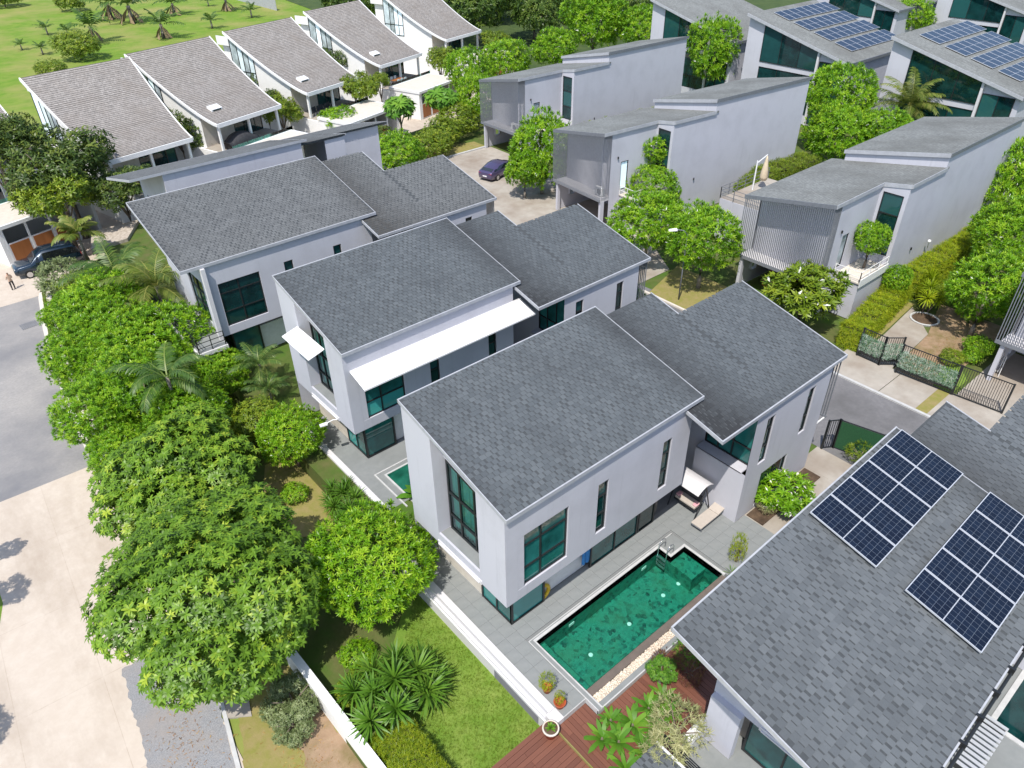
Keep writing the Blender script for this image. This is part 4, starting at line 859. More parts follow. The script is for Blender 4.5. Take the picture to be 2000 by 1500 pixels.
# big street-side garden trees
GR = -1.2
g1 = 'rounded bright green garden trees beside the asphalt road'
for i, (x, y, z, r, lab) in enumerate((
    (7.4, 52.6, 2.2, 3.3, 'rounded bright green tree in front of the two coconut palms'), (8.4, 45.3, 2.2, 3.5, 'rounded bright green tree hiding the front balcony rail'),
    (4.6, 48.0, 1.6, 2.8, 'rounded bright green tree overhanging the pale kerb wall'), (3.5, 41.8, 1.5, 2.6, 'rounded bright green tree where the asphalt meets the concrete road'), (6.0, 41.9, 2.0, 3.0, 'rounded bright green tree under the dark drooping palm fronds'), (5.6, 56.4, .9, 2.1, 'rounded bright green tree at the foot of the coconut palms'), (10.4, 41.2, 1.2, 1.9, 'rounded bright green tree below the front balcony corner'), (7.2, 37.6, 1.6, 2.3, 'rounded bright green tree touching the umbrella tree with new leaves'), (3.4, 37.6, .8, 1.9, 'low rounded bright green tree spilling over the concrete road edge'), (6.6, 48.6, 2.4, 2.6, 'rounded bright green tree with white flowers in the middle of the tree belt'))):
    tree('garden_tree', lab, 'tree', x, y, z, r, 'cerbera_near', i % 2, GR, g1)
tree('garden_tree', 'dome-shaped bright green tree on the lawn edge beside the pool terrace', 'tree', 9.35, 21.3, 1.5, 2.95, 'cerbera_near', 0, GR, g1)
tree('garden_tree', 'small round bright green tree beside the terrace of the house with awnings', 'tree', 11.0, 32.5, 1.4, 1.85, 'cerbera', 3, GR, g1, 1.0)
tree('garden_shrub', 'olive yellow shrub between the round tree and the feathery palm', 'shrub', 10.3, 35.6, .9, 1.6, 'mango', 1, GR, 'garden shrubs')
def bigtree(label, x, y, base, lobes, n, size, mat, kind, seed, th, tr):
    t = thing('umbrella_tree', label, 'tree', (x, y, base), 0, 'umbrella trees beside the concrete road'); me = crown_mesh('crown', lobes, n, size, kind, seed, 1.0, (.1, .62), 0, .4); mkobj('crown', me, mat, t)
    trunk_mb(th, tr, (2.6, 2.4), 7, seed, .3).build('trunk', 'bark', t, True)
bigtree('large umbrella tree with drooping leaf whorls leaning over the concrete road', 3.1, 23.0, GR,
    [(0, 0, 5.0, 2.6, 2.6, 2.0), (-2.4, .8, 4.6, 1.9, 1.8, 1.5), (-1.6, -2.2, 4.2, 1.9, 1.8, 1.5), (1.6, -1.6, 4.6, 1.9, 1.9, 1.6), (2.2, 1.2, 4.8, 1.9, 1.9, 1.6), (.2, 2.6, 4.8, 2.2, 2.0, 1.7), (-.4, -3.0, 3.2, 1.4, 1.3, 1.1), (2.6, 3.4, 4.2, 1.7, 1.6, 1.4), (-1.6, 3.2, 3.8, 1.8, 1.7, 1.4), (.3, -.2, 3.2, 3.3, 3.3, 1.6)], 7600, .285, 'leaf_umbrella', 'umbrella', 301, 4.2, .24)
bigtree('umbrella tree with yellowish new leaves between the round trees and the larger umbrella tree', 5.2, 33.0, GR,
    [(0, 0, 4.1, 2.1, 2.1, 1.6), (-1.8, .7, 3.6, 1.5, 1.5, 1.3), (1.4, 1.4, 3.8, 1.6, 1.6, 1.3), (1.6, -1.5, 3.4, 1.6, 1.6, 1.3), (-1.2, -1.8, 3.2, 1.6, 1.6, 1.3), (-1.8, -3.2, 2.4, 1.4, 1.4, 1.1), (-3.0, -.6, 2.6, 1.5, 1.6, 1.2), (-2.6, 2.2, 2.2, 1.4, 1.5, 1.1), (-2.4, -4.6, 2.6, 1.5, 1.5, 1.2), (0, 0, 2.4, 2.5, 2.5, 1.3)], 5600, .28, 'leaf_umbrella', 'umbrella', 307, 3.4, .2)
# street and yard trees
g2 = 'clipped green street trees'
for i, (x, y, z, r, k, b, rz, lab) in enumerate((
    (48.0, 52.3, 4.3, 3.3, 'cerbera', -.06, 1.3, 'tall bright tree beside the violet car'), (46.0, 52.6, 2.8, 2.0, 'cerbera', -.06, 1.1, 'lower bright tree hiding the front of the violet car'),
    (52.4, 42.2, 6.1, 2.2, 'cerbera', -.06, .9, 'upper ball of the stepped topiary tree'), (50.4, 40.4, 3.6, 2.3, 'cerbera', -.06, .95, 'middle ball of the stepped topiary tree'),
    (43.6, 34.9, 3.7, 2.95, 'cerbera', -.06, .95, 'round street tree standing behind the curved lamp post'), (43.7, 29.5, 4.3, 2.85, 'cerbera', -.06, .95, 'round street tree shading the wall beside the carport of the hedge house'),
    (79.9, 39.8, 6.2, 3.6, 'cerbera', -.06, 1.1, 'tall trimmed garden tree between the two solar roofs'), (75.0, 36.6, 4.0, 3.5, 'cerbera', -.06, 1., 'bushy garden tree below the tall trimmed tree'), (77.4, 33.0, 4.6, 2.7, 'cerbera', -.06, .85, 'round garden tree beside the foot of the tall palm'),
    (88.3, 62.7, 6.2, 3.6, 'cerbera', -.06, 1.35, 'yellowish garden tree against the house without solar panels'), (131.9, 57.6, 6.3, 3.7, 'cerbera', -.06, .9, 'round bright tree in front of the most distant house'),
    (70.5, 18.6, 5.2, 2.9, 'cerbera', -.06, 1.5, 'tall leafy tree beside the far end of the blank side wall'), (60.5, 14.6, 4.4, 3.0, 'cerbera', -.06, .95, 'leafy tree behind the yellow hedge and dracaena'), (52.0, 12.6, 4.0, 2.7, 'cerbera', -.06, .95, 'leafy tree shading the yard behind the black ivy fence'),
    (62.5, 82.8, 4.4, 3.0, 'cerbera', -1.6, 1.2, 'round tree at the corner of the last villa carport'), (71.0, 85.0, 4.4, 3.4, 'cerbera', -1.6, 1., 'round tree in front of the villa next to the forest'), (81.0, 85.7, 4.2, 3.3, 'cerbera', -.06, 1., 'round tree between the forest and the house above the violet car'),
    (94.9, 91.3, 6.0, 5.4, 'cerbera', -1.6, 1., 'largest round tree at the edge of the forest'), (98.3, 83.1, 5.5, 4.2, 'cerbera', -.06, .9, 'round tree in front of the house without solar panels'),
    (57.5, 74.5, 3.6, 2.8, 'cerbera', -.06, 1.2, 'bright tree behind the left corner of the house above the violet car'))):
    tree('street_tree', lab, 'tree', x, y, z, r, k, i % 4, b, g2, rz, pale=True)
tree('balcony_tree', 'small potted tree on the side balcony of the hedge house', 'potted tree', 50.3, 20.3, 5.3, 1.35, 'cerbera', 1, 2.95, None, .95)
tree('balcony_tree', 'shrub below the balcony of the hedge house next to the yellow hedge', 'shrub', 52.0, 18.4, 2.2, 1.0, 'cerbera', 2, -.06, None, 1.3)
# shrubs, plumeria, papaya
for i, (x, y, z, r, k, b, lab, mt) in enumerate((
    (34.2, 29.0, 2.9, 1.45, 'plumeria', -.06, 'white-flowering plumeria behind the rear roof of the pool house', None), (44.0, 21.1, 2.9, 2.5, 'plumeria', -.06, 'large plumeria with yellowing leaves in front of the slatted balcony', 'leaf_mango'),
    (27.9, 11.9, 1.1, 1.35, 'plumeria', 0.0, 'plumeria in the planting bed beside the pool house wall', None), (27.0, 12.15, .45, .6, 'bush', 0.0, 'low yellow shrub in the bed by the plumeria', 'leaf_variegated'),
    (40.5, 67.2, 1.9, 3.1, 'cerbera', -.06, 'bush of broad leaves at the end of the narrow blank-walled house', None), (43.7, 84.4, 1.2, 2.6, 'cerbera', -1.6, 'round bush before the villa with the dark chairs', None),
    (46.5, 68.9, 1.4, 2.4, 'mango', -.06, 'olive shrub beside the court kerb', None), (49.6, 71.4, 1.6, 2.4, 'mango', -.06, 'olive shrub under the papaya trees', None), (53.2, 73.0, 1.9, 2.6, 'mango', -.06, 'yellow-green shrub next to the house above the violet car', None),
    (44.4, 76.5, 1., 1.8, 'mango', -.06, 'dark shrub behind the end of the narrow house', 'leaf_dark'),
    (6.6, 64.6, .3, 2.0, 'mango', GR, 'wispy shrub at the corner of the pale kerb wall', 'leaf_silver'), (7.2, 60.2, .4, 2.3, 'mango', GR, 'olive shrub behind the kerb wall under the palms', None), (3.9, 19.2, -.9, 1.25, 'dark', -1.65, 'sparse silvery shrub beside the white boundary wall', 'leaf_silver'), (3.4, 18.3, -1.1, .9, 'dark', -1.65, 'dry silvery shrub on the bare soil verge', 'leaf_silver'))):
    tree('shrub', lab, 'shrub', x, y, z, r, k, i % 3, b, 'garden shrubs', .8, mt)
for i, (x, y, z) in enumerate(((47.6, 76.8, 3.7), (53.0, 75.8, 4.0))):
    tree('papaya_tree', ('papaya tree in front of the villa timber gates', 'papaya tree above the yellow-green shrub')[i], 'tree', x, y, z, 2.0, 'papaya', i, -.06, 'papaya trees', .9, pale=True)
for i, (x, y, z, r, lab, mt) in enumerate(((11.0, 76.2, 6.2, 4.3, 'big dark street tree in front of the leftmost villas', 'leaf_dark'), (7.0, 80.5, 7.2, 3.6, 'dark upper companion of the big street tree', 'leaf_dark'), (14.6, 73.0, 3.6, 3.0, 'lower dark tree between the kerb wall and the narrow house', 'leaf_dark'), (9.5, 73.4, 4.2, 3.3, 'sunlit olive tree in front of the timber gates', 'leaf_mango'),
    (25.4, 88.2, 3.4, 2.9, 'dark tree between the villas above the covered car', 'leaf_dark'), (24.6, 97.0, 4.6, 2.6, 'dark tree between the first villa roofs', 'leaf_dark'), (21.8, 101.8, 5.6, 2.2, 'dark tree at the back between the first villa roofs', 'leaf_dark'),
    (38.6, 97.6, 4.6, 1.9, 'dark slim tree beside the glazed gable over the covered car villa', 'leaf_dark'), (38.0, 88.6, 3.0, 2.0, 'olive slim tree by the covered car', 'leaf_mango'), (37.6, 91.8, 3.4, 1.6, 'dark slim tree by the wall of the villa with chairs', 'leaf_dark'),
    (53.0, 101.5, 5.0, 2.0, 'dark slim tree beside the glazed gable of the villa with the table', 'leaf_dark'), (49.2, 88.4, 3.8, 2.1, 'olive slim tree by the dark chairs', 'leaf_mango'), (53.7, 91.0, 3.4, 1.1, 'thin olive tree by the timber table', 'leaf_mango'), (65.6, 93.4, 3.8, 1.7, 'olive slim tree right of the timber table', 'leaf_mango'), (67.9, 95.4, 3.2, 1.2, 'thin olive tree at the villa next to the forest', 'leaf_mango'), (82.0, 100.5, 3.4, 2.0, 'olive tree at the forest end of the villa row', 'leaf_mango'))):
    tree('villa_tree', lab, 'tree', x, y, z, r*(1.22 if i > 3 else 1.08), 'dark', i % 4, GZ, 'slim trees between the villas', 1.15 if i > 3 else .95, mt)
# forest at the top
rn = random.Random(5); gf_ = 'trees of the forest behind the villas'; k = 0
for i in range(78):
    x = rn.uniform(86, 175); y = 92+(x-86)*.05+rn.uniform(6, 88)
    if y < 104-(x-86)*.3 or (x < 100 and y > 126-(100-x)*.5 and False): continue
    r = rn.uniform(3.6, 6.2); pp = proj((x, y, 4))
    if not (-60 < pp[0] < 1330 and -90 < pp[1] < 130): continue
    tree('forest_tree', 'dense green tree of the forest behind the villas', 'tree', x, y, rn.uniform(2.6, 5.2), r, 'forest', k % 4, GZ, gf_, rn.uniform(.8, 1.15), trunk=True); k += 1
struct(MB().poly([(84, 84, -1.64), (240, 60, -1.64), (260, 260, -1.64), (96, 230, -1.64), (84, 132, -1.64)]), 'forest_floor', 'forest_ground')
for i, (x, y) in enumerate(((120, 32), (112, 30), (146, 70), (152, 30), (121, 76), (112, 70), (117, 78))):
    tree('background_tree', 'green tree growing between the most distant houses', 'tree', x, y, 3.4, 3.6, 'forest', i % 4, -.06, 'trees between distant houses', .9)
# ---------------------------------------------------------------- palms
def frond(L, droop, nl, leaf, seed, w=.05, el0=70, vsh=.5):
    """one frond in the +X direction: rachis strip and two rows of leaflets"""
    r = np.random.default_rng(seed); V, F, T = [], [], []; p = np.zeros(3); el = radians(el0); pts = []
    for i in range(nl+1):
        t = i/nl; e = el-radians(droop)*t**1.2; pts.append((p.copy(), e)); p = p+np.array([cos(e), 0, sin(e)])*L/nl
    for i in range(nl):
        (a, e), (b, _) = pts[i], pts[i+1]; w0 = .03*(1-i/nl)+.008; k = len(V); V += [a+[0, -w0, 0], a+[0, w0, 0], b+[0, w0, 0], b+[0, -w0, 0]]; F.append((k, k+1, k+2, k+3)); T += [.95]*4
        t = i/nl
        if t < .12: continue
        ll = leaf*(1-abs(t-.45)*1.0)*r.uniform(.85, 1.1)
        for s in (-1, 1):
            fwd = .55+.4*t; dr = vsh+r.uniform(-.15, .25); d = np.array([fwd*cos(e), s*.9, fwd*sin(e)-dr*.35]); d /= np.linalg.norm(d); m = a+d*ll*.55; d2 = d+np.array([0, 0, -dr]); d2 /= np.linalg.norm(d2); q = m+d2*ll*.45
            tw = np.array([cos(e), 0, sin(e)])*w; k = len(V); V += [a-tw*.5, a+tw*.5, m+tw, m-tw, q+tw*.15, q-tw*.15]; F += [(k, k+1, k+2, k+3), (k+3, k+2, k+4, k+5)]; T += [np.clip(.45+r.normal(0, .18), 0, 1)]*6
    return np.array(V), np.array(F), np.array(T)
def palm_crown(nf, L, leaf, seed, droop=(60, 120), el=(15, 82), nl=26, w=.05):
    r = np.random.default_rng(seed); Vs, Fs, Ts = [], [], []; off = 0
    for k in range(nf):
        q = (k+.5)/nf; V, F, T = frond(L*r.uniform(.8, 1.1), r.uniform(*droop), nl, leaf, seed*50+k, w, el[0]+(el[1]-el[0])*q+r.uniform(-6, 6)); a = k*2.39996+r.uniform(-.2, .2)
        R_ = np.array([[cos(a), -sin(a), 0], [sin(a), cos(a), 0], [0, 0, 1]]); Vs.append(V@R_.T); Fs.append(F+off); Ts.append(np.clip(T+r.normal(0, .12), 0, 1)); off += len(V)
    return np.concatenate(Vs), np.concatenate(Fs), np.concatenate(Ts)
PALMS = {}
def palm(name, label, x, y, base, hz, sc, spec, mat, group, trunk_r=.13, dry=False):
    t = thing(name, label, 'palm', (x, y, base), (x*1.7) % 6.28, group)
    if spec not in PALMS: PALMS[spec] = np_mesh('fronds', *palm_crown(*spec))
    me = PALMS[spec]
    if me.materials and me.materials[0].name != mat: me = me.copy(); me.materials.clear()
    if not me.materials: me.materials.append(MATS[mat])
    o = bpy.data.objects.new('fronds', me); COL.objects.link(o); o.parent = t; o.location = (0, 0, hz-base); o.scale = (sc,)*3
    MB().tube([(0, 0, -.1), (.03, 0, (hz-base)*.5), (0, 0, hz-base+.1)], [trunk_r*1.4, trunk_r, trunk_r*.9], 8).build('trunk', 'bark_pale', t, True)
    if dry:
        d = MB(); rr = random.Random(int(x*10))
        for k in range(9):
            a = k*.7+rr.random(); l = rr.uniform(.7, 1.3)*sc; d.poly([(0, 0, (hz-base)), (cos(a)*l*.6, sin(a)*l*.6, (hz-base)*.55), (cos(a+.2)*l, sin(a+.2)*l, .05), (cos(a-.25)*l*.8, sin(a-.25)*l*.8, .3)])
        d.build('dry_fronds', 'dry_frond', t)
CO = (15, 3.2, .85, 3, (55, 110), (15, 85), 28, .045); AR = (13, 2.3, .62, 5, (60, 110), (25, 88), 22, .04); YP = (22, 4.6, 1.05, 7, (50, 105), (12, 86), 30, .06); FP = (9, 2.6, .8, 9, (40, 90), (20, 80), 12, .09)
palm('coconut_palm', 'coconut palm standing nearer the kerb wall in front of the balcony house', 9.0, 55.6, GR, 2.6, 1.3, CO, 'leaf_palm', 'coconut palms', .16)
palm('coconut_palm', 'coconut palm with pale drooping fronds over the front balcony', 10.3, 50.4, GR, 3.6, 1.2, CO, 'leaf_palm_yellow', 'coconut palms', .16)
palm('drooping_palm', 'dark palm with drooping fronds among the rounded bright trees', 6.9, 38.6, GR, 3.7, 1.15, (9, 2.9, .7, 11, (70, 130), (20, 75), 26, .05), 'leaf_palm', None, .12)
palm('feathery_palm', 'feathery palm clump between the balcony house and the house with awnings', 12.3, 39.2, -.06, 1.9, .9, AR, 'leaf_palm', None, .1); palm('feathery_palm', 'shorter feathery palm stem at the foot of the palm clump', 12.0, 37.6, -.06, 1.0, .75, AR, 'leaf_palm', None, .08)
palm('tall_palm', 'tall palm with yellowing fronds in front of the far solar roof', 84.5, 34.2, -.06, 5.2, 1.0, YP, 'leaf_palm_yellow', None, .25)
palm('broad_palm', 'broad-leaved palm beside the stone bed and the timber gates', 9.2, 67.5, -.06, 2.2, .9, (11, 2.4, 1.0, 13, (40, 90), (20, 85), 14, .12), 'leaf_palm_yellow', None, .14)
fp = [(39.6, 176.4, 1.5), (52.2, 192.9, 1.9), (50.5, 202.4, 1.7), (51.2, 170.1, 1.4), (63, 196.7, 1.3), (74.4, 193.2, 1.3), (62.7, 173.6, .8), (74.6, 180, .8), (34.5, 191.6, .7), (36.9, 184.8, .7), (28.8, 170.8, .6), (26.8, 178.2, .5), (73.9, 203.6, .6)]
for i, (x, y, s) in enumerate(fp):
    palm('field_palm', 'young palm with a shaggy dry trunk in the green field' if s > 1 else 'small palm sapling in the green field', x, y, GZ, GZ+1.8*s, s*1.35, FP, 'leaf_palm', 'young palms in the field' if s > 1 else 'palm saplings in the field', .28*s, s > 1)
for i, (x, y, r, lab) in enumerate(((33, 161, 4.2, 'round bush at the field edge behind the villa roofs'), (46.8, 221, 3.4, 'dark bush far out in the field'), (36, 240, 4.5, 'dark bush at the far corner of the field'), (25.4, 149, 2.6, 'low shrub on the field side of the first villas'))):
    tree('field_bush', lab, 'bush', x, y, GZ+r*.6, r, 'mango', i, GZ, 'bushes in the field', .7)
# ---------------------------------------------------------------- dracaena, ferns, hedges
DRT = [leafset(64, -30, 84, 38, .08, 3, 60+s, .8) for s in range(3)]
def dracaena(label, x, y, base, heads, mat='leaf_dracaena', seed=0, L=1.08):
    t = thing('dracaena', label, 'plant', (x, y, base), 0, 'spiky dracaena clumps'); P = np.array([h[:3] for h in heads], float); Nn = np.array([(h[0]*.35, h[1]*.35, 1.) for h in heads]); r = np.random.default_rng(seed)
    me = np_mesh('leaves', *scatter(DRT, P, Nn, np.array([L*h[3] for h in heads]), r.uniform(.3, .65, len(heads)), seed)); mkobj('leaves', me, mat, t)
    for h in heads: MB().tube([(h[0]*.3, h[1]*.3, -.1), (h[0]*.7, h[1]*.7, h[2]*.5), h[:3]], [.07, .05, .045], 6).build('stem', 'bark', t, True)
dracaena('spiky dracaena clump on the lawn next to the white boundary wall', 7.2, 16.3, GR, [(0, 0, 1.7, 1.15), (.95, -.1, 1.35, 1.2), (.6, .9, 1.2, 1.05), (-.35, 1.1, 1.25, 1.), (-.8, .2, 1.35, 1.), (-1.35, .9, 1.2, 1.), (.9, -.85, .9, 1.1), (-.55, -.9, 1.35, 1.), (-1.5, -.6, 1.2, 1.05), (1.5, .5, .8, 1.), (1.35, -.5, .7, 1.1)], seed=1)
dracaena('row of spiky dracaena at the foot of the terrace by the rear pool', 11.5, 27.2, GR, [(-.4, 1.2, .9, .8), (-.2, .5, 1.1, .85), (.1, -.2, 1., .85), (-.5, -.6, .9, .8), (.1, -1., .9, .8), (-.9, .3, .7, .75), (-.8, 1.0, .6, .7), (.2, .9, 1., .75)], seed=2)
dracaena('yellow-green dracaena in the round planting ring behind the ivy fence', 52.9, 16.3, -.0, [(0, 0, 1.9, 1.), (.6, .4, 1.5, 1.), (-.6, -.2, 1.4, 1.), (.2, -.7, 1.2, 1.), (1.6, .6, 1.8, 1.), (2.2, 1.0, 1.7, 1.), (1.2, -.5, 1.5, 1.)], 'leaf_yellow', 3, .9)
def hedge(label, pts, width, z0, z1, n, size, mat, seed, group='clipped hedges'):
    r = np.random.default_rng(seed); P, Q = [], []; A = np.array(pts, float); c0 = np.array([A[0][0], A[0][1], z0]); seg = np.linalg.norm(np.diff(A, axis=0), axis=1); tot = seg.sum()
    for a, b, l in zip(A, A[1:], seg):
        d = (b-a)/l; nn = np.array([-d[1], d[0]]); m = int(n*l/tot); s = r.random(m)*l; H = z1-z0; per = 2*H+width; q = r.random(m)*per
        side = np.where(q < H, -1, np.where(q < 2*H, 1, 0)); off = np.where(side == 0, (q-2*H)-width/2, side*width/2); zz = np.where(side == 0, z1, z0+np.where(side < 0, q, q-H)); off = off+r.normal(0, .07, m); zz = zz+r.normal(0, .07, m)+.09*np.sin(s*2.1+seed)+.06*np.sin(s*5.3)
        P.append(np.stack([a[0]+d[0]*s+nn[0]*off, a[1]+d[1]*s+nn[1]*off, zz], 1)); Q.append(np.stack([nn[0]*side+r.normal(0, .2, m), nn[1]*side+r.normal(0, .2, m), np.where(side == 0, 1., .5)], 1))
        for e, dd in ((a, -d), (b, d)):
            k = int(m*width*H/(per*l))+10; o_ = r.uniform(-width/2, width/2, k); P.append(np.stack([e[0]+nn[0]*o_+dd[0]*.03, e[1]+nn[1]*o_+dd[1]*.03, r.uniform(z0, z1, k)], 1)); Q.append(np.tile([dd[0], dd[1], .5], (k, 1)))
    P = np.concatenate(P)-c0; Q = np.concatenate(Q); t = thing('hedge', label, 'hedge', tuple(c0), 0, group)
    me = np_mesh('leaves', *scatter(TEMPL['small'], P, Q, size*r.uniform(.7, 1.3, len(P)), np.clip(r.normal(.5, .22, len(P)), 0, 1), seed)); mkobj('leaves', me, mat, t)
    core = MB()
    for a, b in zip(A, A[1:]):
        d = (b-a)/np.linalg.norm(b-a); nn = np.array([-d[1], d[0]])*(width/2-.14); a2 = a-c0[:2]+d*.1; b2 = b-c0[:2]-d*.1
        core.hexa([(*(a2-nn), -.05), (*(b2-nn), -.05), (*(b2+nn), -.05), (*(a2+nn), -.05)], [(*(a2-nn), z1-z0-.16), (*(b2-nn), z1-z0-.16), (*(b2+nn), z1-z0-.16), (*(a2+nn), z1-z0-.16)])
    core.build('branches', 'hedge_core', t)
hedge('yellow-green clipped hedge along the drive beside the blank side wall', [(44.2, 17.35), (48.6, 17.9), (53.3, 18.5)], 1.5, 0, 1.55, 7000, .17, 'leaf_yellow', 1)
hedge('taller yellow-green hedge continuing behind the dracaena', [(54.2, 18.3), (62, 18.2), (66, 18.3)], 1.5, 0, 2.1, 7500, .2, 'leaf_yellow', 2)
hedge('green hedge between the folded parasol and the blank wall behind it', [(58.2, 35.8), (64, 37.4), (70.5, 36.6)], 2.2, 0, 2.6, 6500, .22, 'leaf_mango', 3)
hedge('low green hedge along the white boundary wall by the dracaena', [(6.1, 8.5), (6.15, 15.2)], 1.5, GR, -.2, 7500, .14, 'leaf_hedge', 4)
hedge('creeper hedge between the two blank-walled houses across the street', [(58.5, 57.4), (66, 56.6), (74, 56.0)], 1.2, 0, 3.4, 3000, .26, 'leaf_yellow', 5)
def ferns(label, x, y, base, n, L, w, mat, seed, e=(20, 75), name='fern', grp=None):
    t = thing(name, label, 'plant', (x, y, base), 0, grp); r = np.random.default_rng(seed); T = leafset(n, e[0], e[1], 55, w, 4, seed, .7); me = np_mesh('leaves', T[0]*L, T[1], np.clip(r.uniform(.2, .8, n)[T[2]], 0, 1)); mkobj('leaves', me, mat, t)
    MB().lathe([(.05, -.05), (.1, .02), (.04, .12)], 8).build('crown_base', 'bark', t)
for i, (x, y, L, lab) in enumerate(((12.5, 8.9, 1.05, 'broad-leaved fern beside the timber deck, next to the shingled low roof'), (13.4, 9.0, 1.0, 'broad-leaved fern between the variegated shrub and the deck'), (14.4, 9.05, .9, 'broad-leaved fern under the bare branched shrub'), (11.9, 8.0, 1.0, 'broad-leaved fern over the lower deck edge'), (13.0, 8.0, .9, 'broad-leaved fern touching the variegated shrub'), (15.2, 9.0, .8, 'broad-leaved fern in the shade of the solar house roof'), (12.1, 9.4, .9, 'broad-leaved fern standing out over the deck planks'), (13.9, 8.3, 1.0, 'broad-leaved fern leaning on the pale variegated shrub'), (12.9, 9.7, .75, 'young broad-leaved fern on the pool side of the deck'), (14.9, 8.4, .85, 'broad-leaved fern by the reddish shrub'), (11.6, 7.2, .85, 'broad-leaved fern over the low shingled roof'))):
    ferns(lab, x, y, -.3, 15, L, .2, 'leaf_fern', 80+i, (15, 70), 'fern', 'broad-leaved ferns beside the deck')
tree('variegated_shrub', 'pale cream-and-green variegated shrub beside the railing', 'shrub', 14.1, 7.5, 1.0, 1.15, 'bush_small', 1, -.35, None, .85, 'leaf_variegated'); 
tree('variegated_shrub', 'smaller lobe of pale variegated shrub next to the ferns', 'shrub', 13.2, 7.3, .6, .85, 'bush_small', 2, -.35, None, .85, 'leaf_variegated')
tree('red_shrub', 'low reddish shrub between the thin shrub and the solar house', 'shrub', 16.7, 8.9, .2, .7, 'bush', 0, -.35, None, .8, 'leaf_red'); tree('thin_shrub', 'sparse shrub with bare pale branches over the deck by the solar house', 'shrub', 15.6, 9.5, .7, .62, 'dark', 0, -.35, None, .8, 'leaf_fern', pale=True)
tree('column_shrub', 'narrow yellow-green shrub at the far corner of the green pool', 'shrub', 23.1, 11.2, .9, .42, 'bush_small', 0, -.06, None, 2.4, 'leaf_yellow'); ferns('grassy plant at the corner of the green pool', 22.4, 10.9, -.1, 14, .6, .05, 'leaf_dracaena', 95, (30, 85), 'grassy_plant')
ferns('leafy plant beside the rear pool, partly behind the pool house corner', 14.2, 24.9, -.05, 14, 1.3, .3, 'leaf_fern', 97, (25, 80), 'leafy_plant')
for i, (x, y, r, lab) in enumerate(((10.2, 37.8, 1.1, 'shrub between the feathery palm and the tree belt'), (10.6, 44.4, 1.2, 'shrub under the front balcony slab'), (9.9, 47.9, 1.3, 'shrub between the belt and the balcony rail'), (10.4, 55.0, 1.4, 'shrub at the foot of the balcony house wall'), (11.2, 60.5, 1.5, 'shrub before the recess of the narrow blank-walled house'), (9.6, 30.2, .8, 'low shrub at the edge of the dry lawn'), (7.7, 30.2, 1.0, 'shrub between the umbrella trees and the dry lawn'), (7.0, 19.2, .8, 'low shrub in the shade of the dome-shaped tree'), (6.0, 17.8, .8, 'low shrub between the dracaena and the large umbrella tree'), (9.2, 63.6, 1.3, 'shrub beside the broad-leaved palm'))):
    tree('garden_shrub', lab, 'shrub', x, y, GR+r*.55, r, 'mango', i % 4, GR if x < 11 else -.06, 'garden shrubs', .8, 'leaf_cerbera' if i % 2 else None, trunk=False)
# ground cover under the tree belt
n = 7500; P = np.stack([RNG.uniform(2.6, 10.9, n), RNG.uniform(24, 66, n), np.full(n, -1.2)], 1); P = P[(P[:, 0] > 2.4+np.maximum(0, P[:, 1]-50)*.16)]; P = P[~((P[:, 0] > 8.2) & (P[:, 1] > 26) & (P[:, 1] < 34))]; Q = RNG.normal(0, .3, P.shape); Q[:, 2] = 1
me = np_mesh('cover', *scatter(TEMPL['small'], P, Q, RNG.uniform(.15, .4, len(P)), np.clip(RNG.normal(.4, .25, len(P)), 0, 1), 6)); o = mkobj('ground_cover', me, 'leaf_mango'); o['kind'] = 'stuff'; tag(o, 'low leafy ground cover under the tree belt', 'ground cover')
# fallen leaves
n = 900; a = RNG.uniform(0, 6.28, n); zone = RNG.integers(0, 3, n); cx = np.array([[-.2, 20.5], [49, 12.8], [3.2, 16.5]])[zone]; sp = np.array([[1.3, 3.2], [3.4, 1.2], [1.2, 3.0]])[zone]; P = np.concatenate([cx+RNG.normal(0, .5, (n, 2))*sp, np.where(zone == 1, .05, -1.63)[:, None]], 1); P = P[(zone != 0) | ((P[:, 0] > -1.6) & (P[:, 0] < 1.6))]
Q = RNG.normal(0, .15, P.shape); Q[:, 2] = 1; T1 = [leafset(1, 0, 5, 10, .5, 1, 300+s, .9) for s in range(3)]; leafmat('leaf_fallen', (.16, .08, .03), (.35, .16, .04), (.45, .3, .1), .1, .8)
me = np_mesh('fallen', *scatter(T1, P, Q, RNG.uniform(.07, .15, len(P)), RNG.uniform(0, 1, len(P)), 7)); o = mkobj('fallen_leaves', me, 'leaf_fallen'); o['kind'] = 'stuff'; tag(o, 'dry fallen leaves scattered on the gravel and the yard', 'leaves')
# lawn blades
n = 26000; P = np.stack([RNG.uniform(5.4, 10.95, n), RNG.uniform(8.4, 20.8, n), np.full(n, -1.19)], 1); P = P[(P[:, 1] < 11.3) | (P[:, 1] > 11.42)]; P = P[P[:, 1] < 15.0+(P[:, 0]-5.4)*1.0]; P = P[P[:, 1] > 11.45]
Q = RNG.normal(0, .35, P.shape); Q[:, 2] = 1; T = [leafset(5, 45, 80, 25, .14, 1, 200+s) for s in range(3)]
me = np_mesh('blades', *scatter(T, P, Q, RNG.uniform(.07, .14, len(P)), np.clip(RNG.normal(.45, .2, len(P)), 0, 1), 5)); o = mkobj('lawn_grass', me, 'leaf_mango'); o['kind'] = 'stuff'; tag(o, 'short green grass of the lawn below the parapet wall', 'grass')
